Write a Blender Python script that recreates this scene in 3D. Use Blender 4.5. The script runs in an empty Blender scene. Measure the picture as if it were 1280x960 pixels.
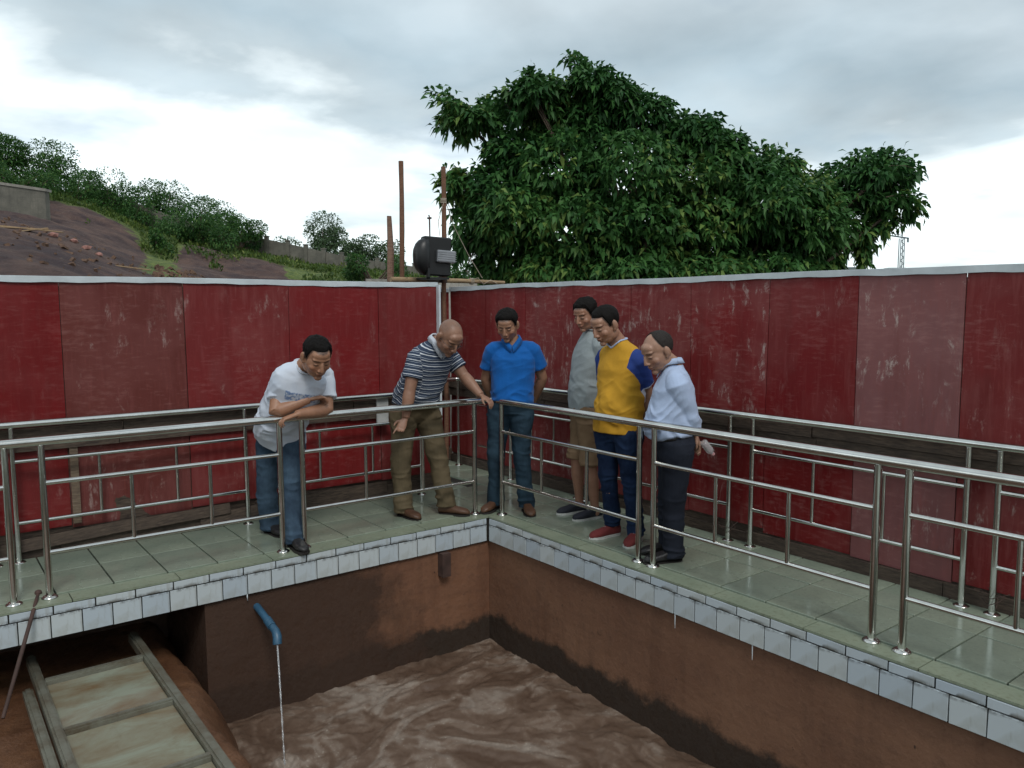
import bpy, bmesh, math, random
import numpy as np
from mathutils import Vector, Matrix
random.seed(7)
rng = np.random.default_rng(7)
scene = bpy.context.scene
COL = scene.collection
R_ = math.radians

# ------------------------------------------------------------------ camera
YAW, PITCH, ROLL, FPX = 0.9173, -0.0974, 0.0041, 989.7
CAM = np.array([-3.684, -5.139, 1.70])
_f = np.array([math.cos(YAW)*math.cos(PITCH), math.sin(YAW)*math.cos(PITCH), math.sin(PITCH)])
_r = np.array([math.sin(YAW), -math.cos(YAW), 0.0])
_d = -np.cross(_r, _f)
_c, _s = math.cos(ROLL), math.sin(ROLL)
_rr, _dd = _c*_r+_s*_d, -_s*_r+_c*_d
cd = bpy.data.cameras.new('camera'); cam = bpy.data.objects.new('camera', cd); COL.objects.link(cam)
cam.matrix_world = Matrix(((_rr[0], -_dd[0], -_f[0], CAM[0]), (_rr[1], -_dd[1], -_f[1], CAM[1]), (_rr[2], -_dd[2], -_f[2], CAM[2]), (0, 0, 0, 1)))
cd.sensor_width = 36; cd.lens = FPX/1280*36; cd.clip_end = 6000; cd.clip_start = 0.05
scene.camera = cam

# ------------------------------------------------------------------ world: overcast sky
SUN_EL, SUN_AZ = R_(48), R_(200)          # sun behind the clouds
w = bpy.data.worlds.new('World'); scene.world = w; w.use_nodes = True
nt = w.node_tree; nt.nodes.clear()
def N(t, **k):
    n = nt.nodes.new(t)
    for a, b in k.items():
        if a == 'inp':
            for i, v in b.items(): n.inputs[i].default_value = v
        else: setattr(n, a, b)
    return n
L = nt.links.new
tc = N('ShaderNodeTexCoord')
sep = N('ShaderNodeSeparateXYZ'); L(tc.outputs['Generated'], sep.inputs[0])
# cloud sheet coordinates: direction projected on a layer overhead
zz = N('ShaderNodeMath', operation='MAXIMUM', inp={1: 0.0}); L(sep.outputs['Z'], zz.inputs[0])
za = N('ShaderNodeMath', operation='ADD', inp={1: 0.16}); L(zz.outputs[0], za.inputs[0])
dv = N('ShaderNodeVectorMath', operation='DIVIDE'); L(tc.outputs['Generated'], dv.inputs[0])
cmb = N('ShaderNodeCombineXYZ')
for i in range(3): L(za.outputs[0], cmb.inputs[i])
L(cmb.outputs[0], dv.inputs[1])
n1 = N('ShaderNodeTexNoise', inp={'Scale': 1.15, 'Detail': 7.0, 'Roughness': 0.52, 'Distortion': 0.25}); M1 = N('ShaderNodeMapping', inp={'Location': (0.7, 0.2, 0)}); L(dv.outputs[0], M1.inputs[0]); L(M1.outputs[0], n1.inputs['Vector'])
n2 = N('ShaderNodeTexNoise', inp={'Scale': 1.9, 'Detail': 7.0, 'Roughness': 0.46, 'Distortion': 0.15}); L(M1.outputs[0], n2.inputs['Vector'])
# height of the cloud base edge: lower towards +X (the right of the view)
ex = N('ShaderNodeMath', operation='MULTIPLY_ADD', inp={1: 0.17, 2: 0.004}); L(sep.outputs['X'], ex.inputs[0])
h = N('ShaderNodeMath', operation='ADD'); L(sep.outputs['Z'], h.inputs[0]); L(ex.outputs[0], h.inputs[1])
nn = N('ShaderNodeMath', operation='MULTIPLY_ADD', inp={1: 0.24, 2: -0.12}); L(n1.outputs['Fac'], nn.inputs[0])
nn2 = N('ShaderNodeMath', operation='MULTIPLY_ADD', inp={1: 0.14, 2: -0.07}); L(n2.outputs['Fac'], nn2.inputs[0])
h2 = N('ShaderNodeMath', operation='ADD'); L(h.outputs[0], h2.inputs[0]); L(nn.outputs[0], h2.inputs[1])
h3 = N('ShaderNodeMath', operation='ADD'); L(h2.outputs[0], h3.inputs[0]); L(nn2.outputs[0], h3.inputs[1])
ramp = N('ShaderNodeValToRGB'); cr = ramp.color_ramp
cr.elements[0].position = 0.24; cr.elements[0].color = (0.68, 0.76, 0.775, 1)
cr.elements[1].position = 0.375; cr.elements[1].color = (0.28, 0.35, 0.39, 1)
for pos, c in ((0.290, (0.66, 0.73, 0.75)), (0.325, (0.37, 0.435, 0.465)), (0.46, (0.34, 0.395, 0.425)), (0.62, (0.40, 0.455, 0.485)), (1.0, (0.42, 0.475, 0.50))):
    e = cr.elements.new(pos); e.color = (*c, 1)
L(h3.outputs[0], ramp.inputs[0])
# lighter and darker swells inside the grey sheet, faint cyan gaps in the white band
sw = N('ShaderNodeMapRange', inp={'From Min': 0.3, 'From Max': 0.7, 'To Min': 0.80, 'To Max': 1.26}); L(n2.outputs['Fac'], sw.inputs['Value'])
mulc = N('ShaderNodeVectorMath', operation='SCALE'); L(ramp.outputs[0], mulc.inputs[0]); L(sw.outputs[0], mulc.inputs['Scale'])
sky = N('ShaderNodeTexSky', sky_type='NISHITA', sun_disc=False, sun_elevation=SUN_EL, sun_rotation=SUN_AZ)
bg1 = N('ShaderNodeBackground', inp={'Strength': 0.06}); L(sky.outputs[0], bg1.inputs['Color'])
bg2 = N('ShaderNodeBackground', inp={'Strength': 1.0}); L(mulc.outputs[0], bg2.inputs['Color'])
gap = N('ShaderNodeTexNoise', inp={'Scale': 1.7, 'Detail': 5.0, 'Roughness': 0.5}); 
mp = N('ShaderNodeMapping', inp={'Location': (3.1, 1.7, 0.4)}); L(dv.outputs[0], mp.inputs[0]); L(mp.outputs[0], gap.inputs['Vector'])
gr = N('ShaderNodeMapRange', inp={'From Min': 0.55, 'From Max': 0.70, 'To Min': 0.93, 'To Max': 0.55}); L(gap.outputs['Fac'], gr.inputs['Value'])
mx = N('ShaderNodeMixShader'); L(gr.outputs[0], mx.inputs[0]); L(bg1.outputs[0], mx.inputs[1]); L(bg2.outputs[0], mx.inputs[2])
wo = N('ShaderNodeOutputWorld'); L(mx.outputs[0], wo.inputs['Surface'])

sl = bpy.data.lights.new('sun', 'SUN'); sl.energy = 0.9; sl.angle = R_(18); sl.color = (1.0, 0.97, 0.92)
so = bpy.data.objects.new('sun', sl); COL.objects.link(so)
sdir = Vector((math.sin(SUN_AZ)*math.cos(SUN_EL), math.cos(SUN_AZ)*math.cos(SUN_EL), math.sin(SUN_EL)))
so.rotation_euler = sdir.to_track_quat('Z', 'Y').to_euler()
scene.view_settings.view_transform = 'Standard'; scene.view_settings.look = 'None'
scene.view_settings.exposure = 0.74; scene.view_settings.gamma = 1.0

# ------------------------------------------------------------------ materials
def srgb(r, g, b):
    return tuple(((v/255)/12.92 if v/255 <= 0.04045 else ((v/255+0.055)/1.055)**2.4) for v in (r, g, b))
class Mat:
    def __init__(s, name):
        s.m = bpy.data.materials.new(name); s.m.use_nodes = True
        s.t = s.m.node_tree; s.b = s.t.nodes['Principled BSDF']
    def n(s, typ, **k):
        n = s.t.nodes.new(typ)
        for a, v in k.items():
            if a == 'inp':
                for i, x in v.items(): n.inputs[i].default_value = x
            else: setattr(n, a, v)
        return n
    def l(s, a, b): s.t.links.new(a, b)
    def coords(s, scale=(1, 1, 1), loc=(0, 0, 0), rot=(0, 0, 0), kind='Object'):
        t = s.n('ShaderNodeTexCoord'); m = s.n('ShaderNodeMapping', inp={'Scale': scale, 'Location': loc, 'Rotation': rot})
        s.l(t.outputs[kind], m.inputs[0]); return m.outputs[0]
    def noise(s, vec, scale, detail=5, rough=0.55, dist=0.0):
        n = s.n('ShaderNodeTexNoise', inp={'Scale': scale, 'Detail': detail, 'Roughness': rough, 'Distortion': dist}); s.l(vec, n.inputs['Vector']); return n.outputs['Fac']
    def rng(s, v, a, b, c=0.0, d=1.0):
        n = s.n('ShaderNodeMapRange', inp={'From Min': a, 'From Max': b, 'To Min': c, 'To Max': d}); s.l(v, n.inputs['Value']); return n.outputs[0]
    def mix(s, f, a, b, mode='MIX'):
        n = s.n('ShaderNodeMix', data_type='RGBA', blend_type=mode)
        for v, i in ((f, 0), (a, 6), (b, 7)):
            if isinstance(v, (int, float)): n.inputs[i].default_value = v
            elif isinstance(v, tuple): n.inputs[i].default_value = (*v[:3], 1)
            else: s.l(v, n.inputs[i])
        return n.outputs[2]
    def math(s, op, a, b=0.0):
        n = s.n('ShaderNodeMath', operation=op)
        for i, v in enumerate((a, b)):
            if isinstance(v, (int, float)): n.inputs[i].default_value = v
            else: s.l(v, n.inputs[i])
        return n.outputs[0]
    def base(s, c):
        if isinstance(c, tuple): s.b.inputs['Base Color'].default_value = (*c[:3], 1)
        else: s.l(c, s.b.inputs['Base Color'])
        return s
    def set(s, **k):
        for a, v in k.items():
            i = s.b.inputs[a.replace('_', ' ')]
            if isinstance(v, (int, float, tuple)): i.default_value = v
            else: s.l(v, i)
        return s
    def bump(s, v, strength=0.4, dist=0.01):
        n = s.n('ShaderNodeBump', inp={'Strength': strength, 'Distance': dist}); s.l(v, n.inputs['Height']); s.l(n.outputs[0], s.b.inputs['Normal']); return s

def simple(name, c, rough=0.7, metal=0.0, var=0.18, scale=12, bump=0.0, spec=0.5):
    M = Mat(name); co = M.coords(); n = M.noise(co, scale)
    d = tuple(x*(1-var) for x in c); e = tuple(min(1, x*(1+var)) for x in c)
    M.base(M.mix(M.rng(n, .3, .7), d, e)).set(Roughness=rough, Metallic=metal)
    M.b.inputs['Specular IOR Level'].default_value = spec
    if bump: M.bump(M.noise(co, scale*4, 6), bump, .004)
    return M.m

def steel():
    M = Mat('stainless steel'); co = M.coords()
    n = M.noise(co, 9); g = M.noise(M.coords((60, 60, 6)), 5)
    M.base(M.mix(M.rng(n, .35, .75), (.66, .66, .63), (.50, .49, .46)))
    M.set(Metallic=1.0, Roughness=M.rng(n, .2, .8, .13, .22)); return M.m
def floor_tile():
    M = Mat('wet green-grey floor tile'); co = M.coords()
    n = M.noise(co, 2.4, 6); f = M.noise(co, 55, 4)
    a = M.mix(M.rng(n, .35, .65), srgb(124, 133, 118), srgb(140, 149, 132))
    a = M.mix(M.rng(f, .45, .75, 0, .35), a, srgb(88, 98, 88))
    oi = M.n('ShaderNodeObjectInfo'); a = M.mix(M.rng(oi.outputs['Random'], 0, 1, 0, .35), a, srgb(112, 128, 118))
    dirt = M.noise(co, 6, 8, .7); a = M.mix(M.rng(dirt, .60, .8, 0, .6), a, srgb(64, 58, 46)); mud = M.noise(co, 1.3, 9, .72, .5); a = M.mix(M.rng(mud, .56, .68, 0, .45), a, srgb(92, 88, 70))
    wet = M.noise(co, 1.6, 5, .6)
    M.base(a).set(Roughness=M.rng(wet, .4, .62, .05, .30)); M.bump(f, .08, .002); return M.m
def edge_tile():
    M = Mat('yellowish edging tile'); co = M.coords(); n = M.noise(co, 3, 6); f = M.noise(co, 40, 4)
    a = M.mix(M.rng(n, .35, .65), srgb(120, 131, 113), srgb(136, 145, 126)); a = M.mix(M.rng(f, .5, .75, 0, .5), a, srgb(92, 92, 70))
    M.base(a).set(Roughness=.38); return M.m
def fascia():
    M = Mat('white glazed fascia tile'); co = M.coords(); n = M.noise(co, 5, 5)
    st = M.noise(M.coords((9, 9, 1.4)), 2.2, 8, .7)
    oi = M.n('ShaderNodeObjectInfo')
    a = M.mix(M.rng(oi.outputs['Random'], 0, 1), srgb(172, 184, 193), srgb(186, 194, 196))
    a = M.mix(M.rng(st, .56, .78, 0, .7), a, srgb(118, 112, 90)); g_ = M.n('ShaderNodeNewGeometry'); s_ = M.n('ShaderNodeSeparateXYZ'); M.l(g_.outputs['Position'], s_.inputs[0]); gz_ = M.noise(co, 7, 8, .7); gm = M.math('MULTIPLY', M.rng(gz_, .46, .56), M.rng(M.math('ABSOLUTE', M.math('ADD', s_.outputs['Z'], .064)), .004, .024, 1, 0)); a = M.mix(M.math('MULTIPLY', gm, .92), a, srgb(44, 38, 30)); a = M.mix(M.rng(n, .52, .78, 0, .6), a, srgb(136, 132, 112))
    M.base(a).set(Roughness=.22); return M.m
def grout():
    M = Mat('dirty grout'); co = M.coords(); n = M.noise(co, 9, 7, .7)
    M.base(M.mix(M.rng(n, .35, .7), srgb(44, 40, 32), srgb(18, 16, 13))).set(Roughness=.9).bump(n, .6, .01); return M.m
def concrete(name, a, b, wet=None):
    M = Mat(name); co = M.coords(); n = M.noise(co, 1.1, 8, .6); f = M.noise(co, 22, 6); st = M.noise(M.coords((5, 5, .5)), 1.5, 7, .6)
    c = M.mix(M.rng(n, .35, .68), a, b); c = M.mix(M.rng(st, .5, .8, 0, .55), c, tuple(x*.5 for x in a)); c = M.mix(M.rng(f, .55, .8, 0, .5), c, tuple(x*.55 for x in a))
    c = M.mix(M.rng(M.noise(M.coords((.6, .6, 4)), 3.5, 6, .6), .52, .72, 0, .35), c, tuple(x*.62 for x in a)); c = M.mix(M.rng(M.noise(co, 17, 3, .7), .70, .74, 0, .8), c, (.008, .006, .005))
    if wet:
        # algae and wet band below a ragged tide line (the wall stays that colour)
        g = M.n('ShaderNodeNewGeometry'); s = M.n('ShaderNodeSeparateXYZ'); M.l(g.outputs['Position'], s.inputs[0])
        w1 = M.noise(co, 2.2, 8, .7); zz = M.math('ADD', s.outputs['Z'], M.math('MULTIPLY', M.math('SUBTRACT', w1, .5), .42))
        c = M.mix(M.rng(zz, -.86, -.80, 1, 0), c, srgb(48, 36, 27))
        if wet == 'stain':
            n3 = M.noise(co, 1.9, 9, .68)
            xx = M.math('ADD', M.math('ADD', s.outputs['X'], M.math('MULTIPLY', s.outputs['Z'], .55)), M.math('MULTIPLY', M.math('SUBTRACT', n3, .5), 1.5))
            c = M.mix(M.rng(xx, -1.38, -1.02, .90, 0), c, srgb(56, 38, 27))
    M.base(c).set(Roughness=M.rng(f, .3, .7, .55, .85)).bump(M.mix(.5, n, f), .5, .02); return M.m
def panel_mat():
    M = Mat('weathered red painted plywood'); oi = M.n('ShaderNodeObjectInfo'); base = oi.outputs['Color']
    co = M.coords(); v = M.coords((1, 1, .12)); hz = M.coords((.25, .25, 1))
    big = M.noise(co, 1.7, 6, .6, .4); st = M.noise(v, 22, 7, .62); st2 = M.noise(v, 70, 4, .6); hs = M.noise(hz, 38, 5, .65)
    c = M.mix(M.rng(big, .3, .7, 0, .38), base, tuple((.07, .008, .008)))
    c = M.mix(M.math('MULTIPLY', M.rng(M.math('ADD', st, M.math('MULTIPLY', big, .5)), .78, 1.0, 0, .5), oi.outputs['Alpha']), c, srgb(140, 84, 82))
    c = M.mix(M.math('MULTIPLY', M.rng(st2, .55, .8, 0, .5), oi.outputs['Alpha']), c, srgb(132, 70, 62))
    c = M.mix(M.math('MULTIPLY', M.rng(M.math('ADD', hs, M.math('MULTIPLY', big, -.6)), .24, .44, 0, .5), oi.outputs['Alpha']), c, srgb(152, 110, 106))
    cl = M.noise(co, 2.1, 4, .55, .8); c = M.mix(M.math('MULTIPLY', M.rng(cl, .46, .62, 0, .40), oi.outputs['Alpha']), c, srgb(128, 78, 76)); c = M.mix(M.rng(M.noise(v, 5, 5, .6), .5, .72, 0, .35), c, srgb(78, 20, 18))
    p1 = M.noise(co, 3.3, 9, .75, .6); p2 = M.noise(M.coords((1, 1, .30)), 14, 9, .78, .3)
    chip = M.math('MULTIPLY', M.math('MULTIPLY', M.rng(p1, .50, .57), M.rng(p2, .53, .62)), M.rng(cl, .44, .58, .15, 1.0))
    c = M.mix(M.math('MULTIPLY', chip, M.rng(oi.outputs['Alpha'], .3, 1.0, .12, 1.0)), c, srgb(172, 156, 150))
    sp = M.noise(co, 46, 4, .7); c = M.mix(M.rng(sp, .70, .74, 0, .55), c, srgb(40, 20, 18))
    mud = M.noise(co, 4, 7, .7); g = M.n('ShaderNodeNewGeometry'); s = M.n('ShaderNodeSeparateXYZ'); M.l(g.outputs['Position'], s.inputs[0])
    M.base(c).set(Roughness=M.rng(big, .3, .7, .42, .62)).bump(M.mix(.5, st2, hs), .12, .004)
    M.b.inputs['Specular IOR Level'].default_value = .22; return M.m
def wood(name, a, b, rough=.85):
    M = Mat(name); co = M.coords(); g = M.noise(M.coords((3, 3, 26)), 4, 7, .65, .6); n = M.noise(co, 4, 6, .6)
    oi = M.n('ShaderNodeObjectInfo')
    c = M.mix(M.rng(g, .35, .68), a, b); c = M.mix(M.rng(n, .5, .75, 0, .6), c, tuple(x*.45 for x in a)); c = M.mix(M.rng(oi.outputs['Random'], 0, 1, 0, .35), c, tuple(x*.6 for x in b))
    M.base(c).set(Roughness=rough).bump(g, .6, .006); return M.m
def leaf(name, a, b, c):
    M = Mat(name); at = M.n('ShaderNodeAttribute', attribute_name='tint'); co = M.coords(); n = M.noise(co, .9, 3)
    k = M.mix(M.rng(at.outputs['Fac'], 0, .75), a, b); k = M.mix(M.rng(at.outputs['Fac'], .86, 1, 0, .7), k, c); k = M.mix(M.rng(n, .35, .65, 0, .4), k, tuple(x*.6 for x in a))
    M.base(k).set(Roughness=.5); M.b.inputs['Specular IOR Level'].default_value = .22
    # thin leaves let some light through
    tr = M.n('ShaderNodeBsdfTranslucent'); M.l(k, tr.inputs['Color']); ms = M.n('ShaderNodeMixShader', inp={0: .30})
    out = [n_ for n_ in M.t.nodes if n_.type == 'OUTPUT_MATERIAL'][0]; M.l(M.b.outputs[0], ms.inputs[1]); M.l(tr.outputs[0], ms.inputs[2]); M.l(ms.outputs[0], out.inputs[0]); return M.m
def cloth(name, c, rough=.85, var=.12, weave=260, fold=.0):
    M = Mat(name); co = M.coords(); n = M.noise(co, 7, 5); wv = M.noise(co, weave, 2)
    k = M.mix(M.rng(n, .3, .7), tuple(x*(1-var) for x in c), tuple(min(1, x*(1+var)) for x in c))
    M.base(k).set(Roughness=rough).bump(M.mix(.5, wv, M.noise(co, 34, 4)), .5, .006)
    M.b.inputs['Sheen Weight'].default_value = .12; M.b.inputs['Specular IOR Level'].default_value = .2; return M.m
def denim(name, a, b):
    M = Mat(name); co = M.coords(); n = M.noise(co, 5, 6, .6); f = M.noise(M.coords((1, 1, .4)), 60, 4)
    k = M.mix(M.rng(n, .4, .68), a, b); k = M.mix(M.rng(f, .4, .8, 0, .4), k, b)
    M.base(k).set(Roughness=.85).bump(M.mix(.5, f, M.noise(co, 28, 5)), .45, .006); M.b.inputs['Specular IOR Level'].default_value = .15; return M.m
def vcol(name, rough=.5, bumps=.1):
    M = Mat(name); at = M.n('ShaderNodeAttribute', attribute_name='Col'); co = M.coords(); n = M.noise(co, 30, 4); f = M.noise(co, 9, 4)
    k = M.mix(M.rng(n, .3, .7, 0, .18), at.outputs['Color'], (.10, .03, .02)); 
    M.base(k).set(Roughness=rough).bump(M.noise(co, 160, 3), bumps, .002); M.b.inputs['Subsurface Weight'].default_value = .06; M.b.inputs['Subsurface Radius'].default_value = (.02, .008, .004); return M.m

MT = dict(
 steel=steel(), tile=floor_tile(), edge=edge_tile(), fascia=fascia(), grout=grout(),
 pitL=concrete('brown stained pit wall', srgb(100, 66, 48), srgb(122, 86, 64), 'stain'), pitR=concrete('brown muddy pit wall', srgb(104, 72, 54), srgb(126, 92, 70), 'band'),
 slab=concrete('grey concrete', srgb(120, 116, 108), srgb(146, 142, 134)), farwall=concrete('weathered concrete', srgb(112, 108, 98), srgb(140, 135, 124)), farwall2=concrete('lichened boundary concrete', srgb(84, 82, 74), srgb(110, 106, 96)),
 panel=panel_mat(), oldwood=wood('old dark plank', srgb(46, 37, 32), srgb(94, 80, 68)), greywood=wood('rough grey-brown plank', srgb(82, 66, 54), srgb(128, 112, 94)),
 pole=wood('reddish wooden post', srgb(96, 64, 48), srgb(130, 94, 72)), stump=wood('split weathered timber', srgb(96, 70, 58), srgb(140, 112, 94)), bamboo=wood('pale wooden pole', srgb(136, 112, 84), srgb(172, 148, 116)),
 trim=simple('white plastic capping strip', srgb(196, 204, 208), .45, var=.14, scale=6), black=simple('black painted metal', (.006, .0065, .007), .42, var=.3), silver=simple('grey cast aluminium', srgb(150, 152, 156), .45, .6),
 iron=simple('rusty dark iron', srgb(66, 48, 42), .8, var=.4), blue=simple('blue plastic pipe', srgb(46, 82, 106), .4), rope=simple('pale cord', srgb(176, 164, 148), .9), whitebox=simple('white plastic board', srgb(176, 178, 176), .5),
 farmetal=simple('haze-tinted far steel', srgb(112, 122, 130), .7), farbuild=simple('hazy far concrete', srgb(168, 178, 184), .8), brick=simple('pinkish brick rubble', srgb(150, 108, 98), .9, var=.3), dirtbrick=simple('earthy rubble', srgb(92, 70, 56), .95, var=.4),  # farmetal, farbuild: distance haze is put into the pale colour
)

# ------------------------------------------------------------------ mesh helpers
def mesh_from(name, V, F, mat=None, smooth=False):
    me = bpy.data.meshes.new(name); me.from_pydata([tuple(map(float, v)) for v in V], [], [tuple(map(int, f)) for f in F])
    if mat: me.materials.append(mat)
    if smooth: me.polygons.foreach_set('use_smooth', [len(f) <= 4 for f in F])      # flat end caps keep the tubes' shading true
    me.update(); return me
def link(name, me, parent=None, loc=None):
    o = bpy.data.objects.new(name, me); COL.objects.link(o)
    if parent is not None:
        o.parent = parent
        o.location = Vector((0, 0, 0)) - (parent.location if parent.get('_abs') else Vector((0, 0, 0)))
    if loc is not None: o.location = loc
    return o
def thing(name, label, cat, loc=(0, 0, 0), group=None):
    o = bpy.data.objects.new(name, None); COL.objects.link(o); o.location = loc; o.empty_display_size = .2
    o['label'] = label; o['category'] = cat; o['_abs'] = 1
    if group: o['group'] = group
    return o
def tag(o, label, cat, group=None):
    o['label'] = label; o['category'] = cat
    if group: o['group'] = group
    return o
def struct(name, me, parent=None):
    o = link(name, me, parent); o['kind'] = 'structure'; return o
class MB:
    def __init__(s): s.V = []; s.F = []
    def add(s, V, F):
        b = len(s.V); s.V += [tuple(v) for v in V]; s.F += [tuple(i+b for i in f) for f in F]; return s
    def box(s, x0, y0, z0, x1, y1, z1, bev=0.0):
        x0, x1 = min(x0, x1), max(x0, x1); y0, y1 = min(y0, y1), max(y0, y1); z0, z1 = min(z0, z1), max(z0, z1)
        V = [(x, y, z) for z in (z0, z1) for y in (y0, y1) for x in (x0, x1)]
        return s.add(V, [(0, 2, 3, 1), (4, 5, 7, 6), (0, 1, 5, 4), (2, 6, 7, 3), (0, 4, 6, 2), (1, 3, 7, 5)])
    def tube(s, pts, rad, n=12, caps=True, ref=None):
        pts = [np.array(p, float) for p in pts]; rad = [rad]*len(pts) if isinstance(rad, (int, float)) else list(rad)
        if caps and np.linalg.norm(pts[1]-pts[0]) > .03 and np.linalg.norm(pts[-1]-pts[-2]) > .03:      # a ring just inside each end keeps the shading of long tubes even
            e0 = (pts[1]-pts[0])/np.linalg.norm(pts[1]-pts[0])*.0015; e1 = (pts[-1]-pts[-2])/np.linalg.norm(pts[-1]-pts[-2])*.0015
            pts = [pts[0], pts[0]+e0]+pts[1:-1]+[pts[-1]-e1, pts[-1]]; rad = [rad[0], rad[0]]+rad[1:-1]+[rad[-1], rad[-1]]
        ring = []; prev = None
        for i, p in enumerate(pts):
            t = pts[min(i+1, len(pts)-1)]-pts[max(i-1, 0)]; t = t/(np.linalg.norm(t)+1e-9)
            if prev is None:
                a = np.array((0, 0, 1.)) if abs(t[2]) < .9 else np.array((1., 0, 0)); u = np.cross(t, a)
            else: u = prev-t*np.dot(prev, t)
            u /= np.linalg.norm(u); v = np.cross(t, u); prev = u
            ring.append([p+rad[i]*(math.cos(k*2*math.pi/n)*u+math.sin(k*2*math.pi/n)*v) for k in range(n)])
        V = [q for r in ring for q in r]; F = []
        for i in range(len(pts)-1):
            for k in range(n): F.append((i*n+k, i*n+(k+1) % n, (i+1)*n+(k+1) % n, (i+1)*n+k))
        if caps: F.append(tuple(range(n-1, -1, -1))); F.append(tuple((len(pts)-1)*n+k for k in range(n)))
        return s.add(V, F)
    def ell(s, c, r, M=None, nu=16, nv=10):
        c = np.array(c, float); M = np.eye(3) if M is None else np.array(M); V = []; F = []
        V.append(c+M@np.array((0, 0, r[2]))); 
        for i in range(1, nv):
            ph = math.pi*i/nv
            for k in range(nu):
                th = 2*math.pi*k/nu; V.append(c+M@np.array((r[0]*math.sin(ph)*math.cos(th), r[1]*math.sin(ph)*math.sin(th), r[2]*math.cos(ph))))
        V.append(c-M@np.array((0, 0, r[2])))
        for k in range(nu): F.append((0, 1+k, 1+(k+1) % nu)); F.append((len(V)-1, 1+(nv-2)*nu+(k+1) % nu, 1+(nv-2)*nu+k))
        for i in range(nv-2):
            for k in range(nu): a = 1+i*nu; F.append((a+k, a+nu+k, a+nu+(k+1) % nu, a+(k+1) % nu))
        return s.add(V, F)
    def loft(s, rings, n=24, power=2.2):
        # rings: (centre, u, v, a, b); closed by end fans
        V = []; F = []
        for c, u, v, a, b in rings:
            for k in range(n):
                t = 2*math.pi*k/n; ct, st = math.cos(t), math.sin(t)
                x = abs(ct)**(2/power)*(1 if ct >= 0 else -1); y = abs(st)**(2/power)*(1 if st >= 0 else -1)
                V.append(np.array(c)+np.array(u)*a*x+np.array(v)*b*y)
        m = len(rings)
        for i in range(m-1):
            for k in range(n): F.append((i*n+k, i*n+(k+1) % n, (i+1)*n+(k+1) % n, (i+1)*n+k))
        F.append(tuple(range(n-1, -1, -1))); F.append(tuple((m-1)*n+k for k in range(n)))
        return s.add(V, F)
    def mesh(s, name, mat=None, smooth=False): return mesh_from(name, s.V, s.F, mat, smooth)
    def obj(s, name, mat, parent=None, smooth=False): return link(name, s.mesh(name, mat, smooth), parent)
def bevel_box(dx, dy, dz, bev, mat, name):
    bm = bmesh.new(); bmesh.ops.create_cube(bm, size=1)
    for v in bm.verts: v.co = Vector((v.co.x*dx, v.co.y*dy, v.co.z*dz))
    es = [e for e in bm.edges if bev > 0]
    if bev > 0: bmesh.ops.bevel(bm, geom=es, offset=bev, segments=1, affect='EDGES')
    me = bpy.data.meshes.new(name); bm.to_mesh(me); bm.free(); me.materials.append(mat); return me

# vectorised value noise, for real relief
def _h(ix, iy, iz, seed):
    x = (ix*374761393+iy*668265263+iz*2147483647+seed*974634777) & 0xffffffff
    x = ((x ^ (x >> 13))*1274126177) & 0xffffffff
    return ((x ^ (x >> 16)) & 0xffff)/65535.0
def vnoise(P, seed=0):
    P = np.asarray(P, float); I = np.floor(P).astype(np.int64); f = P-I; f = f*f*(3-2*f); o = 0
    for dx in (0, 1):
        for dy in (0, 1):
            for dz in (0, 1):
                wgt = (f[:, 0] if dx else 1-f[:, 0])*(f[:, 1] if dy else 1-f[:, 1])*(f[:, 2] if dz else 1-f[:, 2])
                o = o+wgt*_h(I[:, 0]+dx, I[:, 1]+dy, I[:, 2]+dz, seed)
    return o*2-1
def fbm(P, octs=4, seed=0, gain=.5):
    o = 0; a = 1; t = 0
    for i in range(octs): o = o+a*vnoise(np.asarray(P)*2**i+i*17.3, seed+i); t += a; a *= gain
    return o/t
def remesh(mb, voxel, smooth=3, fac=.5):
    me = mesh_from('tmp', mb.V, mb.F); o = bpy.data.objects.new('tmp', me); COL.objects.link(o)
    m = o.modifiers.new('r', 'REMESH'); m.mode = 'VOXEL'; m.voxel_size = voxel; m.adaptivity = 0
    if smooth: s = o.modifiers.new('s', 'SMOOTH'); s.factor = fac; s.iterations = smooth
    dg = bpy.context.evaluated_depsgraph_get(); ev = o.evaluated_get(dg); r = bpy.data.meshes.new_from_object(ev)
    bpy.data.objects.remove(o); bpy.data.meshes.remove(me); r.polygons.foreach_set('use_smooth', [True]*len(r.polygons)); return r
def getco(me): a = np.empty(len(me.vertices)*3); me.vertices.foreach_get('co', a); return a.reshape(-1, 3)
def getno(me): a = np.empty(len(me.vertices)*3); me.vertex_normals.foreach_get('vector', a); return a.reshape(-1, 3)
def setco(me, a): me.vertices.foreach_set('co', np.ascontiguousarray(a).ravel()); me.update()

# ------------------------------------------------------------------ walkway, pit
def boxmesh(name, mat, *b):
    m = MB()
    for q in b: m.box(*q)
    return m.mesh(name, mat)
XL, YN, W = -7.2, -8.5, 1.02            # how far the walkway arms run; walkway width
walk = struct('walkway', boxmesh('walkway', MT['grout'], (XL, .0, -.205, 0, W+.10, -.012), (0, YN, -.205, W+.10, 2.25, -.012)))
struct('near_walkway', boxmesh('near_walkway', MT['tile'], (XL-2, YN-2, -1.6, -.0, -4.85, -.01)))
struct('side_walkway', boxmesh('side_walkway', MT['tile'], (XL-2, -4.85, -1.6, XL+.6, 1.2, -.01)))
pitw = struct('pit_wall_left', boxmesh('pit_wall_left', MT['pitL'], (-2.25, .018, -1.6, .02, W+.1, -.207)))
struct('pit_wall_right', boxmesh('pit_wall_right', MT['pitR'], (.022, YN, -1.6, W+.1, 2.25, -.207)))
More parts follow.
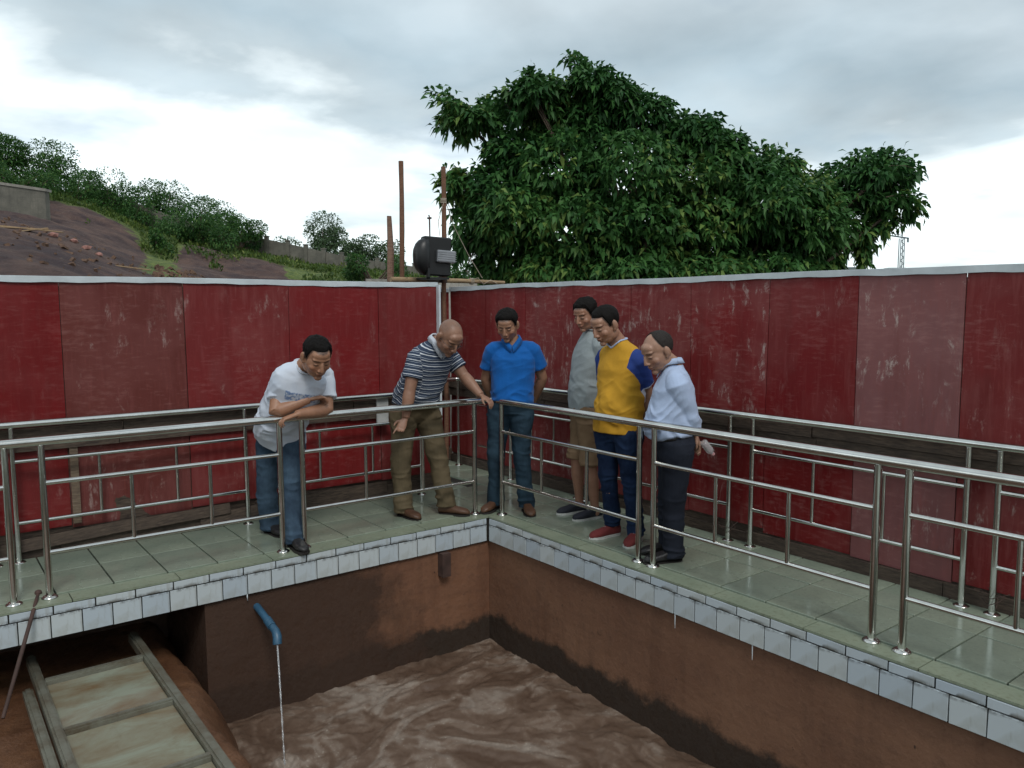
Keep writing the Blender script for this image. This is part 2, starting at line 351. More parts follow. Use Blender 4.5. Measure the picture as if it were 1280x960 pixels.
struct('pit_recess_wall', boxmesh('pit_recess_wall', MT['pitL'], (XL, 1.0, -1.6, -2.252, W+.12, -.207)))
def floor_tiles():
    step = .315
    def place(me, x, y, rz=0):
        o = link('floor_tile', me, walk); o.location = (x, y, random.uniform(-.0008, .0008)); o.rotation_euler = (random.uniform(-.0015, .0015), random.uniform(-.0015, .0015), rz)
    g = .009
    A = bevel_box(step-g, .46-g, .022, .002, MT['tile'], 'floor_tile'); B = bevel_box(step-g, .42-g, .022, .002, MT['tile'], 'floor_tile')
    A2 = bevel_box(.46-g, step-g, .022, .002, MT['tile'], 'floor_tile'); B2 = bevel_box(.42-g, step-g, .022, .002, MT['tile'], 'floor_tile')
    x = -.23
    for i in range(22):
        cx = x-step*i-step/2
        if cx < XL: break
        place(A, cx, .14+.23); place(B, cx, .60+.21)
    # corner block and the right arm
    for k in range(34):
        cy = 2.2-step*k-step/2
        if cy < YN+.2: break
        if cy < .14: place(A2, .14+.23, cy)
        else: place(A2, .02+.23-.04, cy) if cy > 1.0 else place(A2, .14+.23, cy)
        place(B2, .60+.21, cy)
    # fillers between the arms, x -0.23..0.14
    F1 = bevel_box(.37-g, .46-g, .022, .002, MT['tile'], 'floor_tile'); F2 = bevel_box(.37-g, .42-g, .022, .002, MT['tile'], 'floor_tile')
    place(F1, -.045, .37); place(F2, -.045, .81)
floor_tiles()
def edging():
    # yellow-grey nosing strip, in lengths
    for i in range(12):
        x0 = -.0-i*.60
        if x0-.6 < XL: break
        me = MB().box(x0-.597, -.008, -.010, x0-.003, .137, .003).mesh('edging_slab', MT['edge']); link('edging_slab', me, walk)
    for i in range(14):
        y0 = .137-i*.60
        me = MB().box(-.008 if i else -.002, y0-.597, -.010, .137, y0-.003, .003).mesh('edging_slab', MT['edge']); link('edging_slab', me, walk)
    # upper narrow tile course and main fascia course
    t = .163
    m1 = bevel_box(t*1.35-.008, .014, .047, .0015, MT['fascia'], 'fascia_tile'); m2 = bevel_box(t-.006, .014, .131, .0015, MT['fascia'], 'fascia_tile')
    m1r = bevel_box(.014, t*1.35-.008, .047, .0015, MT['fascia'], 'fascia_tile'); m2r = bevel_box(.014, t-.006, .131, .0015, MT['fascia'], 'fascia_tile')
    for i in range(43):
        x = -.02-t*(i+.5)
        if x > XL+.1:
            o = link('fascia_tile', m2, walk); o.location = (x, -.003+random.uniform(-.0012, .0012), -.134+random.uniform(-.0012, .0012)); o.rotation_euler = (random.uniform(-.01, .01), random.uniform(-.008, .008), random.uniform(-.006, .006))
        y = -.02-t*(i+.5)
        o = link('fascia_tile', m2r, walk); o.location = (-.003+random.uniform(-.0012, .0012), y, -.134+random.uniform(-.0012, .0012)); o.rotation_euler = (random.uniform(-.008, .008), random.uniform(-.01, .01), random.uniform(-.006, .006))
    for i in range(32):
        x = -.02-t*1.35*(i+.5)
        if random.random() < .02: continue
        if x > XL+.1:
            o = link('fascia_tile', m1, walk); o.location = (x, -.002+random.uniform(-.002, .002), -.038); o.rotation_euler = (random.uniform(-.04, .02), random.uniform(-.02, .02), 0)
        y = -.02-t*1.35*(i+.5)
        o = link('fascia_tile', m1r, walk); o.location = (-.002+random.uniform(-.002, .002), y, -.038); o.rotation_euler = (random.uniform(-.02, .02), random.uniform(-.02, .04), 0)
edging()

# turbulent muddy water
A3_ = lambda v: np.array(v, float)
def water():
    nx, ny = 420, 420
    X, Y = np.meshgrid(np.linspace(-6.8, .05, nx), np.linspace(-4.9, .06, ny)); P = np.stack([X.ravel(), Y.ravel(), np.zeros(X.size)], 1)
    w1_ = P+.45*np.stack([fbm(P*1.1, 3, 3), fbm(P*1.1+9, 3, 4), np.zeros(len(P))], 1); wv = w1_+.16*np.stack([fbm(w1_*3.4, 3, 13), fbm(w1_*3.4+9, 3, 14), np.zeros(len(P))], 1)
    r = fbm(wv*np.array([1.9, 2.6, 1]), 5, 11, .55); ridge = 1-np.abs(fbm(wv*2.6, 4, 21, .6))*2.6
    z = -1.06+.042*r+.018*np.clip(ridge, -1, 1)+.012*fbm(wv*9, 3, 15)+.007*fbm(P*24, 3, 5)
    rd2 = np.clip(1-np.abs(fbm(wv*A3_((2.6, 3.4, 1)), 4, 61, .6))*7, -.3, 1); rd3 = np.clip(1-np.abs(fbm(wv*8, 3, 71, .6))*6, -.2, 1); spl = np.exp(-((P[:, 0]+2.02)**2+(P[:, 1]+.70)**2)/.014); z = z+.035*spl*vnoise(P*30, 5); foam = np.clip(.30+1.1*spl+.75*fbm(P*.8, 3, 77)+.30*rd2+.16*rd3+.35*fbm(wv*5, 4, 31, .65), 0, 1)
    V = np.stack([P[:, 0], P[:, 1], z], 1); F = []
    idx = np.arange(nx*ny).reshape(ny, nx); q = np.stack([idx[:-1, :-1], idx[:-1, 1:], idx[1:, 1:], idx[1:, :-1]], -1).reshape(-1, 4)
    me = mesh_from('water', V, q, None, True)
    a = me.attributes.new('foam', 'FLOAT', 'POINT'); a.data.foreach_set('value', foam.astype(np.float32))
    M = Mat('churning muddy water'); at = M.n('ShaderNodeAttribute', attribute_name='foam'); co = M.coords(); n = M.noise(co, 13, 8, .66, 1.2); n2 = M.noise(co, 60, 5, .7)
    f = M.math('ADD', at.outputs['Fac'], M.math('MULTIPLY', M.math('SUBTRACT', n, .5), .55))
    c = M.mix(M.rng(f, .15, .55), srgb(86, 68, 56), srgb(106, 88, 75)); c = M.mix(M.rng(f, .50, 1.0), c, srgb(140, 128, 117)); c = M.mix(M.math('MULTIPLY', M.rng(n2, .60, .68), M.rng(f, .35, .7)), c, srgb(166, 156, 144))
    M.base(c).set(Roughness=M.rng(f, .1, .9, .34, .7)).bump(M.mix(.4, n, n2), .30, .012); M.b.inputs['Specular IOR Level'].default_value = .3; me.materials.append(M.m)
    struct('water', me)
water()
def sediment():
    nx, ny = 130, 170
    X, Y = np.meshgrid(np.linspace(-6.7, -1.7, nx), np.linspace(-4.9, 1.05, ny)); P = np.stack([X.ravel(), Y.ravel(), np.zeros(X.size)], 1)
    e = -2.28+.05*P[:, 1]+.10*fbm(P*1.6, 4, 3); s = np.clip((P[:, 0]-e+.16)/.40, 0, 1); s = s*s*(3-2*s)
    z = -.60-.62*s+.035*fbm(P*2.5, 4, 8)+.016*fbm(P*14, 3, 9)
    idx = np.arange(nx*ny).reshape(ny, nx); q = np.stack([idx[:-1, :-1], idx[:-1, 1:], idx[1:, 1:], idx[1:, :-1]], -1).reshape(-1, 4)
    M = Mat('brown wet sludge'); co = M.coords(); n = M.noise(co, 3, 8, .65); f = M.noise(co, 34, 6, .7)
    c = M.mix(M.rng(n, .35, .65), srgb(82, 54, 37), srgb(114, 80, 56)); c = M.mix(M.rng(f, .55, .75, 0, .6), c, srgb(54, 36, 24)); M.base(c).set(Roughness=M.rng(f, .3, .7, .3, .6)).bump(f, .7, .015)
    me = mesh_from('mud_bank', np.stack([P[:, 0], P[:, 1], z], 1), q, M.m, True); struct('mud_bank', me)
sediment()

# ------------------------------------------------------------------ tilted settling covers: steel frame with stained sheets
def screen():
    t = thing('glazed_screen_frame', 'steel frame with mud-stained glass sheets lying in the pit under the left walkway', 'screen', (-2.9, -.8, -.42))
    def bar(x0, y0, x1, y1, wd, hh, z=-.40, nm='frame_bar'):
        m = MB()
        if abs(x1-x0) < abs(y1-y0):
            m.box(x0-wd/2, y0, z-hh, x0+wd/2, y1, z); m.box(x0-wd*.28, y0, z, x0+wd*.28, y1, z+.010)
        else:
            m.box(x0, y0-wd/2, z-hh, x1, y0+wd/2, z-.004); m.box(x0, y0-wd*.28, z-.004, x1, y0+wd*.28, z+.006)
        m.obj(nm, M.m, t)
    M = Mat('dirty grey steel channel'); co = M.coords(); n = M.noise(co, 6, 7, .7); M.base(M.mix(M.rng(n, .4, .7), srgb(128, 128, 116), srgb(92, 78, 60))).set(Metallic=.45, Roughness=.42)
    bar(-2.63, -1.95, -2.63, .30, .055, .05); bar(-3.20, -1.95, -3.20, .30, .05, .05)
    for y in (-.10, -.77, -1.44): bar(-3.173, y, -2.66, y, .045, .035)
    G = Mat('mud-stained pale glass'); co = G.coords((1, .6, 1)); n = G.noise(G.coords((1, 2.2, 1), rot=(0, 0, .5)), 2.2, 8, .62, .5); n2 = G.noise(co, 9, 6, .7); c = G.mix(G.rng(n, .36, .70), srgb(134, 138, 122), srgb(108, 84, 58)); c = G.mix(G.rng(n2, .55, .8, 0, .4), c, srgb(96, 72, 48)); G.base(c).set(Roughness=.18).bump(n2, .2, .004)
    for y0, y1 in ((-.745, -.125), (-1.415, -.795), (-1.93, -1.465)): MB().box(-3.17, y0, -.437, -2.662, y1, -.425).obj('glass_sheet', G.m, t)
    r = MB().box(-3.285, -2.0, -.47, -3.235, -.10, -.432); r.box(-3.272, -2.0, -.432, -3.248, -.10, -.424); o = r.obj('steel_rail', M.m); tag(o, 'separate narrow steel channel beside the left edge of the screen frame', 'rail')
screen()
# blue pipe and its falling stream
bp = MB(); bp.tube([(-1.93, .20, -.27), (-1.91, .0, -.31), (-1.885, -.18, -.385), (-1.880, -.235, -.405), (-1.882, -.262, -.43), (-1.887, -.275, -.475)], [.024, .024, .024, .027, .029, .029], 16)
pr = thing('drain_pipe', 'short blue plastic pipe with elbow jutting from the dark pit wall', 'pipe', (-1.9, 0, -.35)); bp.obj('pipe', MT['blue'], pr, True)
bc = MB(); bc.tube([(-1.893, -.12, -.36), (-1.886, -.185, -.387)], .029, 16); bc.obj('pipe_socket', MT['blue'], pr, True)
def stream():
    m = MB(); P = []; R = []
    for i in range(40):
        s = i/39; P.append((-1.888-.135*s, -.275-.42*s, -.47-.60*s*s**.25)); R.append(.0062-.002*s+.0028*math.sin(i*1.7)*s)
    m.tube(P, R, 8)
    M = Mat('falling water'); M.base((.8, .82, .84)).set(Roughness=.08); M.b.inputs['Transmission Weight'].default_value = .75; M.b.inputs['IOR'].default_value = 1.33
    o = m.obj('water_stream', M.m, None, True); tag(o, 'thin stream of water falling from the blue pipe into the pit', 'water stream')
stream()
o = MB().box(-.475, -.055, -.40, -.40, .03, -.215).obj('drain_stub', MT['iron']); tag(o, 'short dark square drain stub under the left walkway near the corner', 'drain')
rod = MB(); rod.tube([(-3.15, .20, .012), (-3.17, .10, .012), (-3.20, -.02, -.01), (-3.30, -.20, -.22), (-3.40, -.36, -.44)], [.009, .010, .011, .011, .010], 8); rod.ell((-3.148, .205, .018), (.02, .02, .018))
o = rod.obj('metal_rod', MT['iron'], None, True); tag(o, 'dark rusty rod hooked over the left walkway edge', 'rod')
# dripping strings of lime under the tiles
for i, (x, y) in enumerate(((-1.98, -.004), (-.004, -1.985), (-.004, -2.55))):
    m = MB(); m.tube([(x, y, -.20), (x, y, -.245), (x+.001, y, -.29 if i else -.24)], [.004, .003, .0015], 6); o = m.obj('water_drip', MT['trim'], None, True)
    tag(o, ('thin drip hanging from the fascia near the blue pipe', 'longest drip hanging under the right fascia', 'short drip under the right fascia, nearer the camera')[i], 'drip')

# ------------------------------------------------------------------ railings
RH = .937
def railing(name, label, group, spec, base):
    t = thing(name, label, 'railing', base)
    return t
def post(t, x, y, r=.0195, h=RH-.02):
    b = len(COL.objects); m = MB(); m.tube([(x, y, 0), (x, y, h)], r, 14); m.obj('post', MT['steel'], t, True)
    m = MB(); m.tube([(x, y, .001), (x, y, .010), (x, y, .020)], [.046, .044, .028], 18); m.obj('base_flange', MT['steel'], t, True)
def bar(t, a, b, r, nm): m = MB(); m.tube([a, b], r, 12); m.obj(nm, MT['steel'], t, True)
def bay(t, a, b, axis, off, rear=False):
    # a,b : coordinates along the axis of two posts of a bay; two rails and two balusters
    P = (lambda s, z: (s, off, z)) if axis == 'x' else (lambda s, z: (off, s, z))
    rr = .0125 if not rear else .0115
    for z in (.69, .275): bar(t, P(a, z), P(b, z), rr+.002, 'mid_rail')
    for k in (1, 2): s = a+(b-a)*k/3; bar(t, P(s, .275), P(s, .69), rr, 'baluster')
ft = thing('steel_railing', 'stainless railing along the pit edge, in front of the men, turning the corner', 'railing', (.113, .113, 0))
I = .113
m = MB(); m.tube([(XL, I, RH), (-.02, I, RH), (.045, I-.002, RH), (.085, I-.015, RH), (.106, .07, RH), (I, .0, RH), (I, YN, RH)], .0265, 18); m.obj('handrail', MT['steel'], ft, True)
FX = [-.05, -1.52, -1.68, -3.10, -3.28, -4.72, -4.90, -6.4]; FY = [-.04, -1.56, -1.69, -3.17, -3.325, -4.80, -4.95, -6.4]
for s in FX: post(ft, s, I)
for s in FY: post(ft, I, s)
for i in range(0, 8, 2):
    bay(ft, FX[i], FX[i+1], 'x', I); bay(ft, FY[i], FY[i+1], 'y', I)
m = MB(); m.tube([(-3.10, I-.034, .265), (-3.10, I-.034, .0)], .016, 10)
J = .96
rl = thing('steel_railing', 'thinner steel railing close to the left red fence', 'railing', (-1.6, J, 0))
m = MB(); m.tube([(XL, J, RH), (-.03, J, RH)], .024, 14); m.obj('handrail', MT['steel'], rl, True)
for s in (-.05, -1.50, -1.63, -3.17, -3.30, -4.75, -4.9): post(rl, s, J, .017)
bay(rl, -.05, -1.50, 'x', J, True); bay(rl, -1.63, -3.17, 'x', J, True); bay(rl, -3.30, -4.75, 'x', J, True); 
rr_ = thing('steel_railing', 'steel railing running along the foot of the right red fence behind the men', 'railing', (J, -1.8, 0))
m = MB(); m.tube([(.76, 1.87, RH), (J-.04, 1.87, RH), (J, 1.84, RH), (J, YN, RH)], .024, 14); m.obj('handrail', MT['steel'], rr_, True)
m = MB(); m.ell((.755, 1.87, RH), (.03, .026, .026)); m.obj('rail_end_cap', MT['steel'], rr_, True)
for s in (1.87, .95, -.02, -.14, -1.64, -1.83, -3.24, -3.40, -4.85, -5.0): post(rr_, J, s, .0185)
for a, b in ((.95, -.02), (-.14, -1.64), (-1.83, -3.24), (-3.40, -4.85), (-5.0, -6.5)): bay(rr_, a, b, 'y', J, True)
for z in (.69, .275): bar(rr_, (J, .95, z), (J, 1.5, z), .012, 'mid_rail')
# twists of wire round two rear post feet
for i, (x, y) in enumerate(((J-.02, -1.64), (J-.02, -3.40))):
    m = MB(); r2 = random.Random(i)
    for k in range(4):
        a = r2.uniform(0, 6.28); P = [(x+.02*math.cos(a+j*1.3)*(1+j*.6), y+.03*math.sin(a+j*1.3)*(1+j*.7), .05+.03*j+.02*r2.random()) for j in range(4)]
        m.tube(P, .0022, 5)
    o = m.obj('wire_twist', MT['iron'], None, True); tag(o, ('twist of dark wire round the rear post foot just right of the men', 'twist of dark wire round a rear post foot at the right edge')[i], 'wire')
o = MB().box(-.47, .985, .68, -.36, 1.0, .925).obj('white_board', MT['whitebox']); tag(o, 'small white board on the fence behind the man in the striped polo', 'board')

# ------------------------------------------------------------------ red plywood fences
RED, DEEP, BROWN, PINK, DULL = srgb(118, 28, 30), srgb(110, 20, 22), srgb(100, 50, 45), srgb(128, 86, 86), srgb(116, 38, 38)
def fence(name, label, axis, off, seams, cols, wear, tops=1.905):
    t = thing(name, label, 'fence', (seams[0], off, 0) if axis == 'x' else (off, seams[0], 0))
    B = (lambda m, a, b, d0, d1, z0, z1: m.box(a, off+d0, z0, b, off+d1, z1)) if axis == 'x' else (lambda m, a, b, d0, d1, z0, z1: m.box(off+d0, a, z0, off+d1, b, z1))
    r3 = random.Random(name+axis)
    def panel(nm, a, b, z0, z1, col, d, wr=.5):
        n = 14; V = []; F = []      # slightly buckled sheet with real thickness
        for side in (0, 1):
            for j in range(5):
                for i in range(n+1):
                    s = a+(b-a)*i/n; z = z0+(z1-z0)*j/4; wv = .006*math.sin(s*5+z*2.1+d*90)+.004*math.sin(z*3+s*2)
                    dd = off+d+wv+(.012 if side else 0); V.append((s, dd, z) if axis == 'x' else (dd, s, z))
        W2 = n+1; K = 5*W2
        for j in range(4):
            for i in range(n): q = (j*W2+i, j*W2+i+1, (j+1)*W2+i+1, (j+1)*W2+i); F.append(q); F.append(tuple(K+x for x in reversed(q)))
        for i in range(n): F.append((i+1, i, K+i, K+i+1)); F.append((4*W2+i, 4*W2+i+1, K+4*W2+i+1, K+4*W2+i))
        for j in range(4): F.append((j*W2, (j+1)*W2, K+(j+1)*W2, K+j*W2)); F.append((j*W2+n, K+j*W2+n, K+(j+1)*W2+n, (j+1)*W2+n))
        me = mesh_from('panel', V, F, MT['panel'], False); o = link(nm, me, t); o.color = (*col, wr); return o
    for i in range(len(seams)-1):
        a, b = seams[i]+.0025, seams[i+1]-.0025; dz = r3.uniform(-.006, .006); dd = r3.uniform(-.004, .004)
        panel('panel', a, b, .90, tops+dz, cols[i], dd, wear[i])
        lc = cols[i]; panel('panel', a+r3.uniform(0, .002), b-r3.uniform(0, .002), (.17 if axis == 'x' else .11)+r3.uniform(-.02, .02), .745, lc, dd+.004, min(1, wear[i]*1.25))
    a0, b0 = seams[0], seams[-1]
    # dark timber rail between the sheets: lapped boards
    s = a0
    while s < b0-.05:
        e = min(b0, s+r3.uniform(1.1, 1.9)); m = MB(); d = -.034+r3.uniform(0, .006)
        zt = .91+r3.uniform(-.012, .006); B(m, s+.002, e-.002, d, d+.022, .735+r3.uniform(-.01, .01), zt-.075); m.obj('plank', MT['oldwood'], t)
        m = MB(); B(m, s+.03, e+.02 if e < b0-.1 else e, d-.014, d+.01, zt-.07, zt); m.obj('plank', MT['oldwood'], t); s = e
    s = a0
    while s < b0-.05:
        e = min(b0, s+r3.uniform(.9, 1.6)); m = MB(); B(m, s+.002, e-.002, -.028+r3.uniform(-.006, .004), -.004, -.01, (.135 if axis == 'x' else .085)+r3.uniform(-.03, .03)); m.obj('plank', MT['oldwood'], t); s = e
    # white capping strip, a little wavy, folded over the top edge
    n = int((b0-a0)/.10); V = []; F = []
    for i in range(n+1):
        s = a0+(b0-a0)*i/n; wz = .003*math.sin(s*2.3)+.003*math.sin(s*5.9+math.sin(s*1.7)*2)*(.5+.5*math.sin(s*.9)); zt = tops+.014+wz; zb = tops-.026+wz*1.6+.003*math.sin(s*17)
        for d, z in ((-.012, zb), (-.016, zt), (.03, zt+.003), (.03, zt-.03), (.024, zt-.03), (.024, zt-.004), (-.010, zt-.006), (-.006, zb)):
            V.append((s, off+d, z) if axis == 'x' else (off+d, s, z))
    for i in range(n):
        for k in range(8): F.append((i*8+k, i*8+(k+1) % 8, (i+1)*8+(k+1) % 8, (i+1)*8+k))
    F.append(tuple(range(7, -1, -1))); F.append(tuple(n*8+k for k in range(8)))
    link('capping_strip', mesh_from('capping_strip', V, F, MT['trim'], False), t)
    # studs behind, seen only in the gaps
    m = MB(); B(m, a0, b0, .016, .03, 0, tops-.05); m.obj('backing_board', MT['oldwood'], t)
    return t
fl = fence('plywood_fence', 'red painted plywood fence on the left, behind the leaning man', 'x', 1.055, [-7.2, -6.07, -5.26, -4.45, -3.64, -2.83, -2.02, -1.21, -.40, .20], [RED, DEEP, BROWN, RED, DEEP, BROWN, DULL, RED, DULL], [.5, .4, .5, .4, .3, .55, .5, .4, .4])
fence('plywood_fence', 'long red plywood fence on the right, scuffed and faded in places', 'y', 1.06, [-8.5, -7.1, -6.45, -5.8, -5.15, -4.5, -3.80, -3.14, -2.51, -1.86, -1.18, -.55, .15, .85, 1.5, 2.16], [RED, BROWN, DEEP, RED, PINK, DULL, DULL, PINK, DEEP, RED, DULL, DULL, DULL, RED, DULL], [.5, .6, .5, .5, 1, .6, .7, 1, .45, .9, 1, .9, .9, .6, .5])
fence('plywood_fence', 'short dark red plywood return in the corner behind the striped polo', 'x', 2.17, [.10, .60, 1.055], [DEEP, DULL], [.4, .4], 1.88)
MB().box(.185, 1.0, .02, .205, 1.045, 1.90).obj('corner_trim', MT['trim'], fl)
# pale worn batten strip over a seam of each fence
for nm, a in (('cover_strip', (-2.826, 1.035, .20, -2.775, 1.050, .74)),):
    o = MB().box(*a).obj(nm, MT['greywood'], fl)
# loose rough boards at the foot of the left fence
for i, (x0, x1, z, ang, y, lb) in enumerate(((-3.2, -2.35, .20, .05, .995, 'long rough board at the foot of the left fence, by the left edge'), (-2.45, -1.75, .23, .03, .99, 'rough dark board leaning at the fence foot left of the leaning man'), (-1.98, -1.25, .145, .07, .99, 'split dark board at the fence foot behind the leaning man'))):
    me = bevel_box(x1-x0, .022, .085, .004, MT['oldwood'], 'loose_board'); o = link('loose_board', me); o.location = ((x0+x1)/2, y+.02, z/2+.02); o.rotation_euler = (-.25, -ang, 0); tag(o, lb, 'board', 'loose boards at the fence foot')

# poles, cross pole and floodlight above the corner
def pole(name, lb, x, y, z0, z1, r, mat, cat='pole'):
    m = MB(); n = 9; pts = [(x+.006*math.sin(i*.9), y+.005*math.cos(i*1.3), z0+(z1-z0)*i/n) for i in range(n+1)]
    m.tube(pts, [r*(1+.05*math.sin(i*2.1)) for i in range(n+1)], 10); o = m.obj(name, mat, None, False); return tag(o, lb, cat)
pole('wooden_pole', 'tall reddish post left of the black floodlight', .52, 2.24, 0, 3.21, .026, MT['pole'])
pole('wooden_pole', 'tall reddish post right of the floodlight, running down inside the fence corner', .945, 2.09, 0, 3.175, .026, MT['pole'])
sm = MB(); r4 = random.Random(3)
rings = []
for i in range(9):
    z = 0+2.64*i/8; k = 1 if z < 2.2 else (1-.45*(z-2.2)/.44); rings.append(((.385+.006*math.sin(i*3), 2.25, z), (1, 0, 0), (0, 1, 0), .045*k*(1+.1*math.sin(i*5)), .03*k))
sm.loft(rings, 9, 1.6); o = sm.obj('timber_post', MT['stump']); tag(o, 'split weathered timber with a jagged top, leftmost of the uprights', 'post')
m = MB(); m.tube([(.34, 2.17, 1.985), (.8, 2.17, 1.985), (1.2, 2.17, 1.985), (1.82, 2.19, 1.975)], [.027, .028, .024, .019], 12)
cp = m.obj('cross_pole', MT['bamboo'], None, True); tag(cp, 'pale horizontal pole lashed across the uprights above the fence corner', 'pole')
m = MB(); m.tube([(.76, 2.168, 1.985), (.92, 2.168, 1.985)], .033, 12); o = m.obj('pipe_sleeve', MT['slab'], cp, True)
m = MB()
for k in range(5): m.tube([(.945+.036*math.cos(a), 2.12+.05*math.sin(a), 1.97+.012*k+.01*math.sin(a)) for a in np.linspace(0, 6.3, 14)], .007, 6)
o = m.obj('lashing', MT['iron'], cp, True); m = MB()
for k in range(4): m.tube([(.52+.034*math.cos(a), 2.21+.06*math.sin(a), 1.965+.012*k) for a in np.linspace(0, 6.3, 14)], .006, 6)
o = m.obj('lashing', MT['iron'], cp, True)
m = MB()
for k in range(4): m.tube([(1.36+.012*k-.02, 2.18+.03*math.cos(a), 1.982+.034*math.sin(a)) for a in np.linspace(0, 6.3, 12)], .0035, 5)
m.tube([(1.34, 2.15, 2.0), (1.42, 2.14, 2.02), (1.5, 2.15, 1.95), (1.6, 2.15, 2.0), (1.7, 2.16, 1.96)], .0035, 5); o = m.obj('cord', MT['rope'], cp, True)
m = MB()
for k in range(4): m.tube([(.945+.030*math.cos(a), 2.09+.030*math.sin(a), 2.80+.014*k) for a in np.linspace(0, 6.3, 12)], .005, 5)
m.tube([(.965, 2.07, 2.80), (1.10, 2.14, 2.58), (1.3, 2.16, 2.28), (1.5, 2.17, 2.02)], .004, 5); m.tube([(.93, 2.06, 2.80), (.87, 2.08, 2.6), (.90, 2.1, 2.45)], .0035, 5)
o = m.obj('guy_cord', MT['rope'], None, True); tag(o, 'thin pale cord tied to the right post and slanting down to the cross pole', 'cord')
def flood():
    t = thing('floodlight', 'black floodlight with a rounded back and grey ballast box on the cross pole', 'floodlight', (.76, 2.2, 2.02))
    rm = Matrix.Rotation(R_(-8), 3, 'Z'); c = np.array((.735, 2.00, 2.225))
    # square housing seen from behind with a domed reflector side to the left
    bx = bevel_box(.30, .13, .40, .012, MT['black'], 'housing'); o = link('housing', bx, t); o.location = Vector(c+np.array((.045, 0, 0)))-t.location; o.rotation_euler = (0, R_(3), R_(-14))
    m = MB(); rings = []
    for k, (s, a, b) in enumerate(((0, .19, .10), (.05, .187, .11), (.09, .17, .105), (.125, .135, .09), (.145, .09, .065), (.152, .03, .02))):
        rings.append(((c[0]-.06-s*.92, c[1]-.01+s*.25, c[2]-.004), (0, 0, 1), (-.25, -.95, 0), a, b))
    m.loft(rings, 28, 2.6); m.obj('reflector_shell', MT['black'], t, True)
    me = bevel_box(.20, .07, .125, .008, MT['silver'], 'ballast_box'); o = link('ballast_box', me, t); o.location = Vector(c+np.array((.108, -.10, -.005)))-t.location; o.rotation_euler = (0, R_(4), R_(-14))
    for k in range(5):
        me = bevel_box(.205, .006, .006, .001, MT['silver'], 'cooling_rib'); o = link('cooling_rib', me, t); o.location = Vector(c+np.array((.103, -.137, -.05+.022*k)))-t.location; o.rotation_euler = (0, R_(4), R_(-14))
    m = MB(); m.box(.63, 1.91, 1.99, .655, 1.94, 2.33); m.box(.63, 1.91, 1.985, .89, 2.16, 2.005); m.obj('mounting_bracket', MT['black'], t)
    m = MB(); m.tube([(.715, 2.0, 2.40), (.713, 2.0, 2.62)], .008, 8); m.tube([(.69, 2.0, 2.615), (.735, 2.0, 2.62)], .010, 8); m.tube([(.715, 2.0, 2.62), (.705, 2.0, 2.65)], .007, 8); m.obj('stay_rod', MT['iron'], t, True)
flood()
# grey corrugated sheet fence outside the corner
def corr():
    t = thing('corrugated_fence', 'low grey corrugated sheet fence beyond the corner under the cross pole', 'fence', (1.0, 2.6, 0))
    for s in range(4):
        V = []; F = []; n = 40; x0 = .35+s*.75
        for i in range(n+1):
            x = x0+.75*i/n; d = .012*math.sin(i*2*math.pi/5)
            V += [(x, 2.75+d+.02*s, -1.0), (x, 2.75+d+.02*s, 2.01-.03*s), (x, 2.753+d+.02*s, 2.01-.03*s), (x, 2.753+d+.02*s, -1.0)]
        for i in range(n):
            for k in range(4): F.append((4*i+k, 4*i+(k+1) % 4, 4*i+4+(k+1) % 4, 4*i+4+k))
        link('corrugated_sheet', mesh_from('corrugated_sheet', V, F, MT['slab'], True), t)
corr()

# ------------------------------------------------------------------ terrain outside the fence
F2 = np.array([math.cos(YAW), math.sin(YAW)]); R2 = np.array([math.sin(YAW), -math.cos(YAW)])
def W3(lat, dep, z=0.0): p = CAM[:2]+lat*R2+dep*F2; return np.array((p[0], p[1], z))
HZ = 388.0
def zof(py, dep): return CAM[2]+(HZ-py)/FPX*dep            # height seen at photo row py at distance dep
RID = 75.0
ridge_px = [(-900, 60), (-400, 120), (-100, 195), (0, 222), (70, 243), (130, 258), (200, 292), (260, 308), (320, 322), (400, 340), (480, 347), (560, 352), (640, 366), (760, 380), (1200, 386), (3000, 386)]
RX = np.array([(x-640)/FPX*RID for x, _ in ridge_px]); RZ = np.array([zof(y, RID) for _, y in ridge_px])
def ground_z(lat, dep):
    lat = np.asarray(lat, float); dep = np.asarray(dep, float)
    k = lat*RID/np.maximum(dep, 14); k2 = .85*k+.15*lat
    zr = np.interp(k2, RX, RZ)
    shelf = np.interp(dep, [9, 13, 27, 38, 50, 57, 64, 75, 95, 140, 400, 3000], [0, .0, .36, .50, .62, .70, .86, 1.0, 1.02, .98, .5, .3])
    z = -1.75+(zr+1.75)*shelf
    z = z+np.interp(dep, [-2000, -70, -45, -14], [16, 16, 12, 0])   # unseen slope added behind the viewer to darken reflections in the steel posts
    P = np.stack([lat.ravel(), dep.ravel(), np.zeros(lat.size)], 1)
    am = np.interp(dep.ravel(), [10, 20, 60, 120], [0, .12, .45, .6])
    z = z+(am*(fbm(P*.13, 4, 4)+.5*fbm(P*.6, 3, 5))+np.interp(dep.ravel(), [18, 30, 60, 72], [0, .22, .5, 0])*(fbm(P*.38, 4, 44, .6)-.6*np.abs(fbm(P*np.array((.25, .9, 1)), 3, 48)))).reshape(lat.shape)*np.clip((zr-1.0)/3, .05, 1)
    return z
